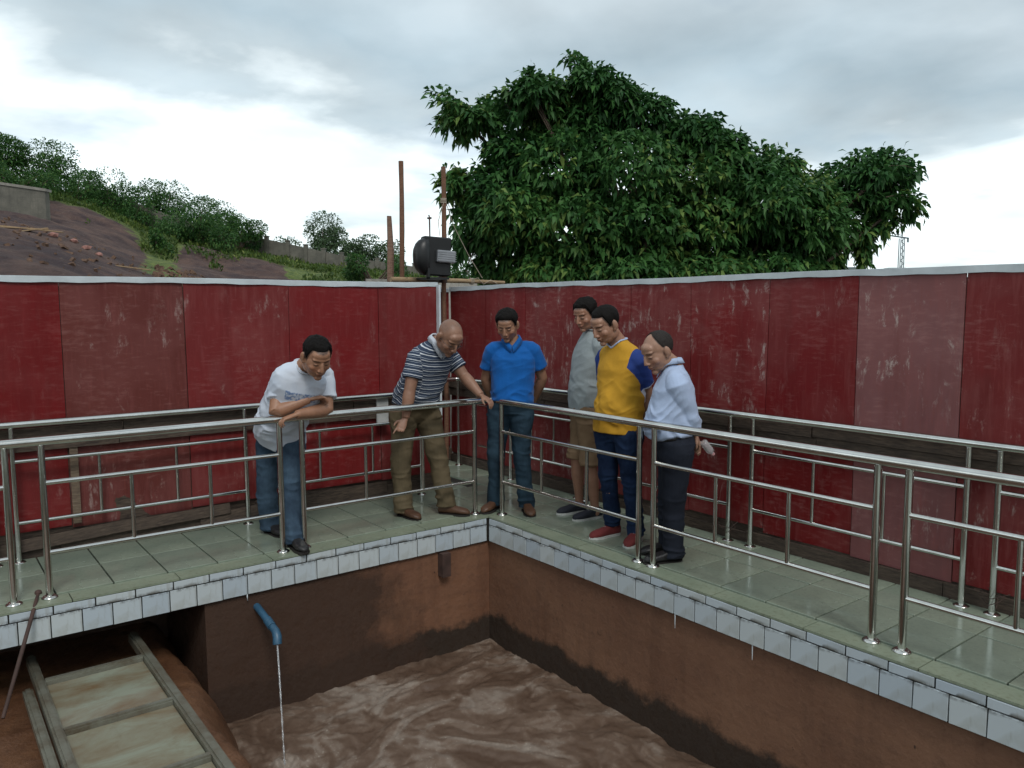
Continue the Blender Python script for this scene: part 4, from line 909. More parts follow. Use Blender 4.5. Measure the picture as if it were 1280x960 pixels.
def head(mb, c, M, s=1.0, jaw=1.0):
    E = lambda cc, r: mb.ell(A3(c)+M@(A3(cc)*s), A3(r)*s, M, 22, 16)
    E((0, -.014, .034), (.0755, .094, .084)); E((0, .022, -.014), (.068*jaw, .070, .088)); E((0, .026, -.066), (.054*jaw, .056, .042)); E((0, .070, -.094), (.024, .020, .017))
    E((0, .068, .036), (.054, .024, .018)); E((0, .055, .055), (.052, .034, .034))
    for sx in (-1, 1):
        E((sx*.040, .055, -.020), (.026, .027, .026)); E((sx*.030, .076, .008), (.0135, .0115, .0095)); E((sx*.012, .096, -.029), (.0085, .010, .008))
        # ear: rim and lobe
        a = A3(c)+M@(A3((sx*.076, -.010, .0))*s); R = M@np.array(Matrix.Rotation(R_(18*sx), 3, 'Z')); mb.ell(a+M@A3((sx*.006, -.002, .002))*s, A3((.0115, .020, .034))*s, R, 12, 10)
        E((sx*.078, -.002, -.024), (.008, .010, .012)); E((sx*.048*jaw, -.002, -.055), (.020, .040, .035))
    mb.tube([A3(c)+M@(A3(q)*s) for q in ((0, .080, .030), (0, .094, .012), (0, .104, -.010), (0, .109, -.022), (0, .098, -.032))], [x*s for x in (.009, .0095, .0105, .0115, .008)], 12)
    E((0, .0885, -.052), (.024, .011, .0065)); E((0, .0865, -.063), (.020, .011, .0070)); E((0, .078, -.045), (.030, .014, .016))
def paint_skin(me, hc, M, s, tone, hairfn=None, line=None):
    co = getco(me); q = ((co-A3(hc))@M)/s; n = len(co); col = np.tile(A3(tone), (n, 1)); col *= (1+.10*fbm(co*26, 3, 3))[:, None]
    near = (np.abs(q[:, 0]) < .1) & (np.abs(q[:, 1]) < .14) & (np.abs(q[:, 2]) < .16)
    def blend(mask, c, k=1.0): m = (np.clip(mask, 0, 1)*near*k)[:, None]; col[:] = col*(1-m)+A3(c)*m
    fr = np.clip((q[:, 1]-.03)/.02, 0, 1)
    blend(np.exp(-((np.abs(q[:, 0])-.038)/.022)**2-((q[:, 2]+.028)/.022)**2)*fr, (tone[0]*1.12, tone[1]*.82, tone[2]*.78), .55)
    blend(np.exp(-((q[:, 2]+.085)/.026)**2)*fr, (tone[0]*.72, tone[1]*.68, tone[2]*.66), .45)
    br = np.exp(-((np.abs(q[:, 0])-.032)/.020)**4-((q[:, 2]-.030-.10*(.03-np.abs(np.abs(q[:, 0])-.03)))/.0055)**2)*fr; blend(br*1.3, (.022, .014, .010), .78)
    ey = np.exp(-((np.abs(q[:, 0])-.031)/.0135)**4-((q[:, 2]-.006)/.0045)**2)*fr; blend(ey*1.4, (.020, .012, .010), .82)
    blend(np.exp(-((q[:, 0])/.022)**4-((q[:, 2]+.0575)/.009)**2)*fr, (tone[0]*.75, tone[1]*.45, tone[2]*.42), .8); blend(np.exp(-((q[:, 0])/.024)**4-((q[:, 2]+.0575)/.0022)**2)*fr, (.05, .02, .015), .9)
    for sx in (-1, 1): blend(np.exp(-((q[:, 0]-sx*.009)/.004)**2-((q[:, 2]+.036)/.004)**2)*fr, (.05, .02, .015), .8)
    if hairfn is not None: m = hairfn(q)*(1+.25*fbm(q*60, 2, 5)); blend(m, (.030, .022, .018), .72)
    if line is not None:
        v = (q-A3((0, -.014, .034)))/A3((.0755, .094, .084)); v = v/np.linalg.norm(v, axis=1)[:, None]; azs = np.arctan2(v[:, 0], v[:, 1]); ln = np.array([line(a_) for a_ in np.linspace(-math.pi, math.pi, 181)]); lv = np.interp(azs, np.linspace(-math.pi, math.pi, 181), ln)
        mk = np.clip((np.arcsin(np.clip(v[:, 2], -1, 1))-lv+R_(6))/R_(7), 0, 1)*(1+.4*fbm(q*90, 2, 5))*(np.linalg.norm(q*A3((1, .8, .9)), axis=1) < .105)*(1-np.clip((np.abs(q[:, 0])-.080)/.004, 0, 1)); blend(mk, (.018, .014, .012), .85)
    a = me.color_attributes.new('Col', 'FLOAT_COLOR', 'POINT'); a.data.foreach_set('color', np.concatenate([col, np.ones((n, 1))], 1).ravel())
def hair_cap(c, M, s, line, thick, mat, lift=0.0, noise=.006, seed=0, top=1.0):
    # thick cap over the skull; line(az) gives the elevation of the hairline, az 0 = front
    cc = A3((0, -.014, .034)); r0 = A3((.0755, .094, .084)); n, m = 56, 26; V = []; F = []
    az = np.linspace(0, 2*math.pi, n, endpoint=False); outer = []
    for a in az:
        e0 = line(a)
        for j in range(m):
            e = e0+(math.pi/2-e0)*(j/(m-1)); outer.append((math.sin(a)*math.cos(e), math.cos(a)*math.cos(e), math.sin(e), j))
    D = A3([o[:3] for o in outer]); jj = A3([o[3] for o in outer]); k = 1/np.sqrt((D[:, 0]/r0[0])**2+(D[:, 1]/r0[1])**2+(D[:, 2]/r0[2])**2)
    edge = np.clip(jj/6.0, 0, 1)**.7; ext = thick*(.02+.98*edge)*(.30+.70*np.clip((D[:, 2]+.15)/.65, 0, 1))+.0012*(1+(top-1)*np.clip(D[:, 2], 0, 1))+noise*fbm(D*7, 3, seed)*edge+noise*.7*fbm(D*A3((26, 26, 9)), 3, seed+4)*edge
    jaggy = (.007*vnoise(D*45, seed+9))*(jj == 0)
    O = D*(k+ext)[:, None]+cc; Iq = D*(k*.88)[:, None]+cc; O[:, 2] += jaggy
    V = [A3(c)+M@(v*s) for v in O]+[A3(c)+M@(v*s) for v in Iq]; K = n*m
    for i in range(n):
        i2 = (i+1) % n
        for j in range(m-1): F.append((i*m+j, i2*m+j, i2*m+j+1, i*m+j+1)); F.append((K+i*m+j, K+i*m+j+1, K+i2*m+j+1, K+i2*m+j))
        F.append((i*m, K+i*m, K+i2*m, i2*m))
    return mesh_from('hair', V, F, mat, True)
def shoe(t, ank, toe, mat, solemat, sneaker=False, s=1.0, hi=.085):
    a = A3((ank[0], ank[1], 0)); b = A3((toe[0], toe[1], 0)); d = un(b-a); L_ = .272*s; heel = a-d*.062*s; u = np.cross(d, (0, 0, 1)); z = A3((0, 0, 1))
    prof = ((0.0, .020, .026, .030), (.03, .033, .036, .040), (.12, .035, .040, .045), (.28, .034, .042, .046), (.42, .036, .036, .040), (.58, .043, .029, .032), (.74, .047, .025, .027), (.88, .040, .021, .022), (.97, .024, .014, .016), (1.0, .010, .008, .012))
    m = MB(); rings = []
    for tt, wd, hh, cz in prof: rings.append((heel+d*L_*tt+z*(.018+hh), u, z, wd*s, hh*1.0))
    m.loft(rings, 20, 2.6); m.tube([a+z*.045, a+z*hi, a+z*(hi+.02)], [.036, .034, .033], 16)
    me = remesh(m, .005, 3); me.materials.append(mat); co = getco(me); co[:, 2] = np.maximum(co[:, 2], .016); co += getno(me)*(.0018*fbm(co*40, 3, 2))[:, None]; setco(me, co); sh = part('shoe', me, t)
    m = MB(); V = []; N_ = 28
    for k in range(N_):
        th = 2*math.pi*k/N_; tt = .5-.5*math.cos(th); wd = np.interp(tt, [0, .04, .15, .42, .6, .75, .9, 1], [.0, .026, .037, .037, .045, .049, .038, .0])+.003
        if tt < .02 or tt > .98: wd = .012
        V.append(heel+d*(L_*tt*1.01-.001)+u*(wd*s if th <= math.pi else -wd*s))
    V2 = [v+z*.001 for v in V]+[v+z*(.026 if sneaker else .018) for v in V]; F = [(k, (k+1) % N_, N_+(k+1) % N_, N_+k) for k in range(N_)]+[tuple(range(N_-1, -1, -1)), tuple(N_+k for k in range(N_))]
    part('sole', mesh_from('sole', V2, F, solemat), sh, t)
    if sneaker:
        for k in range(4):
            c = heel+d*L_*(.48+.075*k)+z*(.078-.009*k); m = MB(); m.tube([c-u*.022, c+z*.004, c+u*.022], .0035, 6); part('lace', m.mesh('lace', SOLEW, True), sh, t)
def part(name, me, parent, root=None):
    # mesh is in world coordinates; bring it into the thing's own
    rt = root if root is not None else parent; me.transform(Matrix.Translation(-rt.location)); o = bpy.data.objects.new(name, me); COL.objects.link(o); o.parent = parent; return o
def torso_rings(J, prof, k=1.0):
    P = (J['hipR']+J['hipL'])/2; lh = un(J['hipL']-J['hipR']); ls = un(J['shL']-J['shR']); nodes = [P, J['waist'], J['chest'], J['neck']]
    up0 = un(J['waist']-P)
    def pos(t):   # 0 pelvis, 1 waist, 2 chest, 3 neck base; Catmull-Rom
        if t < 0: return P+up0*t*np.linalg.norm(J['waist']-P)
        i = min(int(t), 2); f = t-i; a = nodes[max(i-1, 0)] if i > 0 else P*2-nodes[1]; b = nodes[i]; c = nodes[i+1]; d = nodes[i+2] if i < 2 else J['neck']*2-J['chest']
        return .5*((2*b)+(-a+c)*f+(2*a-5*b+4*c-d)*f*f+(-a+3*b-3*c+d)*f**3)
    out = []
    for t, a, b, fo in prof:
        c = pos(t); tg = un(pos(t+.05)-pos(t-.05)); l = un(lerp(lh, ls, np.clip(t/2, 0, 1))); l = un(l-tg*np.dot(l, tg)); fr = np.cross(l, tg); out.append((c+fr*fo, l, fr, a*k, b*k))
    return out
def fold(me, amp, seed, freq=9, waistz=None, axis=(0, 0, 1)):
    co = getco(me); no = getno(me); R = np.array(Matrix.Rotation(.5, 3, A3(axis).tolist() if False else 'X')); w2 = co+.06*np.stack([vnoise(co*6, seed), vnoise(co*6+5, seed+1), vnoise(co*6+9, seed+2)], 1)
    a = 1-np.abs(vnoise((w2@R)*A3((freq, freq, freq*2.2)), seed+3))*2; b = 1-np.abs(vnoise((w2@R.T)*A3((freq*.8, freq*.8, freq*2.8)), seed+7))*2; c = vnoise(w2*freq*3, seed+11)
    big = vnoise(w2*A3((5, 5, 7)), seed+21); dsp = amp*(a*.8+b*.7+.25*c+.9*big)
    if waistz is not None: dsp *= .45+1.2*np.exp(-((co[:, 2]-waistz)/.14)**2)
    co = co+no*dsp[:, None]; setco(me, co)
def bone_part(co, bones):
    # nearest bone index and distance along it for every vertex
    best = np.full(len(co), 9e9); idx = np.zeros(len(co), int); along = np.zeros(len(co))
    for k, (a, b, r) in enumerate(bones):
        a, b = A3(a), A3(b); d = b-a; L_ = np.linalg.norm(d); t = np.clip((co-a)@d/L_**2, 0, 1); ds = np.linalg.norm(co-(a+t[:, None]*d), axis=1)-r; m = ds < best; best[m] = ds[m]; idx[m] = k; along[m] = ((co-a)@d/L_)[m]
    return idx, along

def build_person(name, label, base, J, o):
    t = thing('person', label, 'person', (base[0], base[1], 0.0)); J = {k: A3(v) for k, v in J.items()}; J['neck'] = J['neck']+un(J['neck']-J['chest'])*o.get('nup', .035)
    for sd in 'RL': J['ank'+sd][2] = max(J['ank'+sd][2], .075)
    Mh = head_frame(o['face'], o['pitch'], o.get('roll', 0)); hs = o.get('hs', 1.0); tone = o['tone']; bl = o.get('belly', 0.0); sc = o.get('bulk', 1.0)
    ls = un(J['shL']-J['shR']); up = un(J['neck']-J['chest']); fr = un(np.cross(ls, up)); lh = un(J['hipL']-J['hipR'])
    # ---- body: one continuous surface
    mb = MB(); prof = [(-.45, .07, .06, 0), (-.15, .145*sc, .095*sc, 0), (.25, .160*sc, .105*sc, 0), (.7, .145*sc, .10*sc+bl*.6, bl*.3), (1.0, .138*sc, .10*sc+bl, bl*.5), (1.4, .142*sc, .105*sc+bl*.6, bl*.3), (1.8, .155*sc, .110*sc, 0), (2.1, .165*sc, .108*sc, 0), (2.45, .160*sc, .088*sc, -.005), (2.7, .125*sc, .068*sc, -.01), (2.87, .080, .058, -.008), (3.0, .058, .056, -.005)]
    mb.loft(torso_rings(J, prof), 28, 2.3)
    nb = J['neck']; hb = J['head']+Mh@(A3((0, -.022, -.055))*hs); limb(mb, [(nb-up*.05, .064), (nb, .060), (lerp(nb, hb, .5), .054), (hb, .056)], 20)
    head(mb, J['head'], Mh, hs, o.get('jaw', 1.0))
    for sd, sg in (('R', 1), ('L', -1)):
        sh, el, wr, ha = J['sh'+sd], J['el'+sd], J['wr'+sd], J['ha'+sd]
        ax = un(el-sh); so = sh+ls*(.006 if sd == 'L' else -.006)
        pts = [(lerp(nb, sh, .30)-up*.03, .040*sc), (lerp(nb, sh, .62)-up*.010, .048*sc), (lerp(nb, sh, .88), .054*sc)]+[(lerp(so, el, q), r*sc) for q, r in ((.06, .058), (.2, .056), (.45, .052), (.75, .046), (1.0, .0425))]+[(lerp(el, wr, q), r*sc) for q, r in ((.12, .0455), (.3, .0465), (.55, .041), (.8, .033), (1.0, .029))]
        limb(mb, pts, 16)
        hd = ha-wr; pn = A3(o.get('palm'+sd, fr)); hand(mb, wr+un(hd)*.012, hd, pn, -sg if o.get('flip'+sd) else sg, o.get('curl'+sd, .45), .93, o.get('point'+sd, False))
        hp, kn, an = J['hip'+sd], J['knee'+sd], J['ank'+sd]
        limb(mb, [(hp+A3((0, 0, .02)), .078*sc)]+[(lerp(hp, kn, q), r*sc) for q, r in ((.1, .084), (.4, .076), (.75, .060), (1.0, .053))]+[(lerp(kn, an, q), r*sc) for q, r in ((.15, .053), (.35, .056), (.6, .046), (.85, .036), (1, .036))], 18)
        mb.ell(an-A3((0, 0, .02)), (.04, .04, .035))
    me = remesh(mb, .0046, 3, .5); me.materials.append(SKIN); paint_skin(me, J['head'], Mh, hs, tone, o.get('stubble'), o.get('hair')); body = part('body', me, t)
    # ---- hair
    if o.get('hair'): part('hair', hair_cap(J['head'], Mh, hs, o['hair'], o.get('hthick', .012), o.get('hmat', HAIR), noise=o.get('hnoise', .006), seed=o.get('seed', 1), top=o.get('htop', 1.3)), t)
    # ---- shirt
    ex = o.get('loose', .016); hem = o.get('hem', -.05); sl = o.get('sleeve', .62)
    prof = [(hem, .163*sc+ex+.004, .108*sc+ex+bl*.5, bl*.3), (.25, .162*sc+ex, .108*sc+ex+bl*.6, bl*.35), (.65, .152*sc+ex, .106*sc+ex+bl, bl*.5), (1.0, .146*sc+ex, .104*sc+ex+bl, bl*.5), (1.4, .150*sc+ex, .110*sc+ex+bl*.6, bl*.3), (1.8, .160*sc+ex, .114*sc+ex*.8, 0), (2.1, .168*sc+ex*.9, .112*sc+ex*.6, 0), (2.42, .163*sc+ex*.7, .092*sc+ex*.4, -.004), (2.68, .130*sc+.010, .072*sc+.008, -.008), (2.86, .086+.006, .062+.006, -.006), (2.97, .066, .062, -.004)]
    if o.get('tuck'): prof = [(.30, .140*sc, .095*sc+bl*.5, bl*.3), (.54, .148*sc+.004, .102*sc+.004+bl*.6, bl*.3), (.66, .153*sc+ex*1.1, .106*sc+ex*1.1+bl*.9, bl*.45)]+prof[3:]
    rings = torso_rings(J, prof); c0, u0, v0, a0, b0 = rings[0]; dn = un(rings[0][0]-rings[1][0])
    if not o.get('tuck'): rings = [(c0-dn*.05, u0, v0, a0-.012, b0-.012), (c0+dn*.002, u0, v0, a0-.009, b0-.009)]+rings
    sb = MB(); sb.loft(rings, 32, 2.35); bones = [(J['hipR']*.5+J['hipL']*.5, J['neck'], .13)]
    for sd in 'RL':
        sh, el, wr = J['sh'+sd], J['el'+sd], J['wr'+sd]; so = sh+ls*(.006 if sd == 'L' else -.006); nb_ = J['neck']; E2 = ex*.9; lead = [(lerp(nb_, sh, .30)-up*.028, .046*sc), (lerp(nb_, sh, .62)-up*.008, .055*sc), (lerp(nb_, sh, .88), (.058+E2*.4)*sc)]
        if sl <= 1: pts = lead+[(lerp(so, el, q*sl), (r+E2*(.5+.6*q))*sc) for q, r in ((.08, .058), (.25, .056), (.5, .054), (.8, .052), (1.0, .052))]
        else: pts = lead+[(lerp(so, el, q), (r+E2*.7)*sc) for q, r in ((.06, .058), (.3, .054), (.6, .049), (.9, .044), (1.0, .044))]+[(lerp(el, wr, (sl-1)*q), (r+E2*.7)*sc) for q, r in ((.25, .044), (.6, .042), (1.0, .040))]
        limb(sb, cavity(pts, .04, .007), 20); bones.append((sh, el, .05)); bones.append((el, wr, .04))
    me = remesh(sb, .0055, 2, .5); fold(me, o.get('famp', .0068), o.get('seed', 1)*13, 8, J['waist'][2]); o['shirt'](me, J, bones)
    shirt = part('shirt', me, t)
    # neck opening, then the band or collar that edges it
    nk = J['neck']; vd = o.get('vneck', .030); coS = getco(me)+A3((base[0], base[1], 0)); q = coS-nk; X, Y, Z = q@ls, q@fr, q@up
    def loop(a):
        ca, sa = math.cos(a), math.sin(a); x = .068*ca; z = .006*(1-max(0, sa))-vd*max(0, sa)**(1.5 if vd > .035 else 1.1); 
        if sa > 0 and vd > .035: x = .068*(1 if ca > 0 else -1)*(1-max(0, sa)**1.8)
        near = (np.abs(X-x) < .012) & (np.abs(Z-z) < .012) & ((Y > 0) if sa > 0 else (Y < .03)); ys = Y[near]
        y = (ys.max() if sa > 0 else ys.min()) if len(ys) else sa*.066
        return nk+ls*x+fr*y+up*z, x, z
    LP = [loop(2*math.pi*i/48) for i in range(49)]
    hw = lambda z: .066*np.clip(1+z/vd, 0, 1)**(.55 if vd <= .035 else 1.0)
    bm = bmesh.new(); bm.from_mesh(me); off = nk-A3((base[0], base[1], 0)); kill = []
    for f in bm.faces:
        c = np.array(f.calc_center_median())-off; x, y, z = c@ls, c@fr, c@up
        if abs(x) < .067 and ((z > .002) or (y > .0 and z > -vd and abs(x) < hw(z))): kill.append(f)
    bmesh.ops.delete(bm, geom=kill, context='FACES'); bm.to_mesh(me); bm.free(); me.polygons.foreach_set('use_smooth', [True]*len(me.polygons))
    cenr = [np.median([LP[(i+k) % 48][0] for k in (-1, 0, 1)], axis=0) for i in range(48)]; cenr.append(cenr[0])
    if o.get('neckband'):
        cm = MB(); cm.tube(cenr, .0062, 8, False); part('neckband', cm.mesh('neckband', o['neckband'], True), t)
    if o.get('collar'):
        V = []; F = []; ids = [i % 48 for i in range(13, 13+47)]; W_ = 6
        for i in ids:
            a = 2*math.pi*i/48; ca, sa = math.cos(a), math.sin(a); P = cenr[i]; rad = un(ls*ca+fr*(sa*.8)); fw = max(0, sa)
            stand = .030-.016*fw; wl = .034+.020*fw**4; topp = P+up*stand-rad*.006*(1-fw); outp = P+rad*(.014+.004*fw)+up*(stand-wl)*(1-.0*fw)+fr*(.012*fw)+ls*ca*.018*fw
            for v in (P-up*.004, topp-rad*.003, topp+up*.003+rad*.003, outp+rad*.004, outp, P+rad*.004+up*.004): V.append(v)
        m_ = len(ids)
        for i in range(m_-1):
            for k in range(W_): F.append((i*W_+k, i*W_+(k+1) % W_, (i+1)*W_+(k+1) % W_, (i+1)*W_+k))
        F.append(tuple(range(W_))); F.append(tuple((m_-1)*W_+k for k in range(W_-1, -1, -1))); part('collar', mesh_from('collar', V, F, o['collar'], True), t)
    # ---- trousers or shorts
    tb = MB(); tw = o.get('tw', 1.0); prof = [(-.42, .085, .075, 0), (-.2, .150*sc, .104*sc, -.004), (.1, .168*sc+.012, .113*sc+.010, -.004), (.38, .160*sc+.014, .108*sc+.008+bl*.4, bl*.2), (.62, .150*sc+.009, .104*sc+.009+bl*.6, bl*.3)]
    tb.loft(torso_rings(J, prof), 30, 2.35)
    for sd in 'RL':
        hp, kn, an = J['hip'+sd], J['knee'+sd], J['ank'+sd]; top = hp+A3((0, 0, .02))
        pts = [(top+A3((0, 0, .02)), .098*sc), (top, .102*sc)]+[(lerp(hp, kn, q), r*sc*(1+(tw-1)*q)) for q, r in ((.15, .102), (.4, .089), (.7, .077))]
        if o.get('short'): pts += [(lerp(hp, kn, .92), .088*sc), (kn-A3((0, 0, .005)), .092*sc)]
        else: pts += [(kn, .069*sc*tw)]+[(lerp(kn, an, q), r*sc*tw) for q, r in ((.3, .066), (.6, .062), (.85, .062), (1.0, .064))]+[(an-A3((0, 0, .028)), .067*sc*tw)]
        limb(tb, cavity(pts, .05, .007), 22)
    me = remesh(tb, .0058, 2, .5); co = getco(me); no = getno(me); sd_ = o.get('seed', 1)*31
    dz = np.minimum(np.linalg.norm(co-J['kneeR'], axis=1), np.linalg.norm(co-J['kneeL'], axis=1)); low = np.clip((.34-co[:, 2])/.26, 0, 1); crn = np.exp(-((co[:, 2]-J['hipR'][2]+.04)/.07)**2)
    wv = co+.05*np.stack([vnoise(co*7, sd_), vnoise(co*7+3, sd_+1), vnoise(co*7+6, sd_+2)], 1); rg = 1-np.abs(vnoise(wv*A3((7, 7, 22)), sd_+5))*2; r2_ = 1-np.abs(vnoise(wv*A3((12, 12, 16)), sd_+8))*2
    co = co+no*((.0075*rg)*(.35+1.1*low+.9*np.exp(-(dz/.10)**2)+.8*crn)+.0042*r2_)[:, None]; setco(me, co); me.materials.append(o['pmat']); part('shorts' if o.get('short') else 'trousers', me, t)
    if o.get('belt'):
        rg = torso_rings(J, [(.50, .155*sc+.014, .106*sc+.014+bl*.5, bl*.25), (.66, .152*sc+.014, .105*sc+.014+bl*.6, bl*.3)]); bm_ = MB(); bm_.loft(rg, 36, 2.35); bo = part('belt', bm_.mesh('belt', BELT, True), t)
        c, u, v, a, b = rg[0]; m = MB(); q = c+v*(b+.002)+up*.016; m.loft([(q-v*.004, u, up, .020, .015), (q+v*.004, u, up, .020, .015)], 12, 5); part('buckle', m.mesh('buckle', METAL), bo, t)
    for sd in 'RL': shoe(t, J['ank'+sd], J['toe'+sd], o['shoe'], o['sole'], o.get('sneaker', False))
    if o.get('glasses'):
        m = MB(); c = J['head']; G = lambda x, y, z: c+Mh@(A3((x, y, z))*hs)
        for sx in (-1, 1):
            m.tube([G(sx*.032+.019*math.cos(a), .100-.18*abs(.032+.019*math.cos(a)*sx)*.3, .004+.014*math.sin(a)) for a in np.linspace(0, 2*math.pi, 18)], .0016, 6, False)
            m.tube([G(sx*.051, .094, .008), G(sx*.074, .05, .010), G(sx*.078, -.005, .008)], .0016, 6)
        m.tube([G(-.013, .100, .006), G(0, .104, .009), G(.013, .100, .006)], .0016, 6); part('glasses', m.mesh('glasses', SHOEB), t)
    if o.get('watch'):
        sd = o['watch']; wr, el = J['wr'+sd], J['el'+sd]; d = un(wr-el); m = MB(); limb(m, [(wr-d*.030, .030), (wr-d*.016, .0305)], 16); part('watch_strap', m.mesh('watch_strap', METAL, True), t)
    return t, J, Mh
def plain(mat):
    def f(me, J, bones): me.materials.append(mat)
    return f
def hairline(front, corner=3, temple=28, side=-22, ear=-6, nape=-40):
    X = [0, 28, 44, 56, 66, 80, 98, 114, 135, 180]; Y = [front, front+corner, front+corner*1.6, temple*.35, side, side*.7, ear, nape*.7, nape, nape]
    return lambda a: R_(np.interp(abs(((math.degrees(a)+180) % 360)-180), X, Y))
PJ = {
 'white': dict(hipR=(-1.566, 0.560, 0.752), hipL=(-1.492, 0.377, 0.750), kneeR=(-1.610, 0.594, 0.347), kneeL=(-1.556, 0.275, 0.397), ankR=(-1.584, 0.611, 0.032), ankL=(-1.581, 0.168, 0.044), toeR=(-1.555, 0.463, -0.000), toeL=(-1.580, 0.042, 0.046), waist=(-1.559, 0.378, 0.891), chest=(-1.524, 0.150, 1.156), neck=(-1.501, 0.082, 1.277), head=(-1.487, -0.105, 1.363), shR=(-1.596, 0.240, 1.222), shL=(-1.308, 0.200, 1.225), elR=(-1.698, 0.130, 0.987), elL=(-1.325, 0.110, 0.975), wrR=(-1.482, 0.060, 1.066), wrL=(-1.589, 0.020, 0.972), haR=(-1.421, 0.050, 1.073), haL=(-1.665, 0.030, 0.950)),
 'striped': dict(hipR=(-0.540, 0.395, 0.849), hipL=(-0.340, 0.380, 0.846), kneeR=(-0.581, 0.388, 0.457), kneeL=(-0.292, 0.293, 0.476), ankR=(-0.556, 0.407, 0.062), ankL=(-0.244, 0.256, 0.109), toeR=(-0.531, 0.249, -0.008), toeL=(-0.142, 0.116, 0.055), waist=(-0.446, 0.361, 1.000), chest=(-0.409, 0.207, 1.252), neck=(-0.394, 0.120, 1.400), head=(-0.369, -0.026, 1.466), shR=(-0.540, 0.181, 1.316), shL=(-0.207, 0.228, 1.299), elR=(-0.613, 0.174, 1.053), elL=(-0.127, 0.142, 1.145), wrR=(-0.655, 0.168, 0.851), wrL=(-0.090, -0.038, 1.003), haR=(-0.711, 0.160, 0.764), haL=(-0.068, -0.105, 0.969)),
 'blue': dict(hipR=(0.171, 0.060, 0.856), hipL=(0.308, -0.044, 0.842), kneeR=(0.132, 0.065, 0.506), kneeL=(0.287, -0.079, 0.489), ankR=(0.183, 0.139, 0.080), ankL=(0.324, -0.094, 0.069), toeR=(0.043, 0.083, 0.011), toeL=(0.256, -0.232, 0.021), waist=(0.250, -0.000, 0.988), chest=(0.256, -0.005, 1.252), neck=(0.252, -0.001, 1.396), head=(0.179, -0.034, 1.548), shR=(0.132, 0.090, 1.344), shL=(0.381, -0.101, 1.343), elR=(0.125, 0.196, 1.101), elL=(0.500, -0.091, 1.112), wrR=(0.264, 0.241, 0.871), wrL=(0.512, 0.051, 0.897), haR=(0.328, 0.192, 0.816), haL=(0.465, 0.113, 0.827)),
 'gray': dict(hipR=(0.597, -0.523, 0.880), hipL=(0.680, -0.386, 0.859), kneeR=(0.597, -0.573, 0.447), kneeL=(0.632, -0.373, 0.465), ankR=(0.629, -0.598, 0.043), ankL=(0.649, -0.386, 0.103), toeR=(0.524, -0.581, -0.009), toeL=(0.515, -0.359, 0.045), waist=(0.632, -0.475, 1.015), chest=(0.652, -0.490, 1.272), neck=(0.685, -0.490, 1.463), head=(0.609, -0.495, 1.630), shR=(0.625, -0.645, 1.394), shL=(0.702, -0.377, 1.382), elR=(0.664, -0.625, 1.139), elL=(0.749, -0.338, 1.128), wrR=(0.725, -0.546, 0.917), wrL=(0.799, -0.325, 0.910), haR=(0.750, -0.502, 0.845), haL=(0.801, -0.352, 0.846)),
 'yellow': dict(hipR=(0.345, -1.035, 0.817), hipL=(0.354, -1.219, 0.821), kneeR=(0.314, -1.062, 0.489), kneeL=(0.354, -1.256, 0.452), ankR=(0.394, -1.035, 0.118), ankL=(0.425, -1.248, 0.082), toeR=(0.203, -1.015, 0.069), toeL=(0.302, -1.305, 0.024), waist=(0.353, -1.130, 1.002), chest=(0.365, -1.139, 1.238), neck=(0.341, -1.121, 1.426), head=(0.230, -1.112, 1.565), shR=(0.354, -0.979, 1.322), shL=(0.367, -1.292, 1.320), elR=(0.444, -0.923, 1.077), elL=(0.527, -1.238, 1.062), wrR=(0.554, -0.982, 0.881), wrL=(0.596, -1.114, 0.832), haR=(0.597, -1.040, 0.812), haL=(0.583, -1.054, 0.778)),
 'light': dict(hipR=(0.418, -1.579, 0.754), hipL=(0.285, -1.729, 0.774), kneeR=(0.386, -1.579, 0.382), kneeL=(0.273, -1.719, 0.411), ankR=(0.397, -1.575, 0.049), ankL=(0.285, -1.716, 0.066), toeR=(0.270, -1.516, 0.025), toeL=(0.162, -1.659, 0.011), waist=(0.335, -1.641, 0.918), chest=(0.341, -1.645, 1.132), neck=(0.335, -1.641, 1.286), head=(0.243, -1.595, 1.399), shR=(0.462, -1.524, 1.191), shL=(0.233, -1.764, 1.201), elR=(0.558, -1.560, 0.988), elL=(0.333, -1.790, 0.998), wrR=(0.541, -1.648, 0.817), wrL=(0.439, -1.745, 0.861), haR=(0.529, -1.714, 0.766), haL=(0.497, -1.740, 0.773)),
}
def FD(deg):   # horizontal direction: 0 = towards the camera, positive = turned to the right of the view
    a = R_(deg); return tuple(-F2*math.cos(a)+R2*math.sin(a))
WHITE_T = cloth('white cotton', srgb(188, 194, 204), .9, .06); BLUE_T = cloth('bright blue pique', srgb(16, 88, 160), .85, .12); GREY_T = cloth('grey jersey', srgb(136, 144, 146), .9, .10); YEL_T = cloth('mustard yellow jersey', srgb(206, 156, 30), .88, .08); NAVY_T = cloth('royal blue sleeve jersey', srgb(26, 54, 122), .88, .12); SHIRT_L = cloth('pale blue shirting', srgb(170, 186, 214), .8, .06)
KHAKI = denim('khaki cotton', srgb(104, 92, 72), srgb(86, 76, 58)); TAN = denim('tan cotton', srgb(136, 112, 88), srgb(116, 94, 72)); JEANM = denim('faded mid-blue denim', srgb(68, 88, 106), srgb(42, 56, 72)); JEANT = denim('teal-blue denim', srgb(46, 66, 80), srgb(30, 44, 56)); JEANN = denim('navy denim', srgb(18, 30, 54), srgb(34, 52, 80)); DARKP = denim('charcoal suiting', srgb(38, 42, 52), srgb(30, 33, 42))
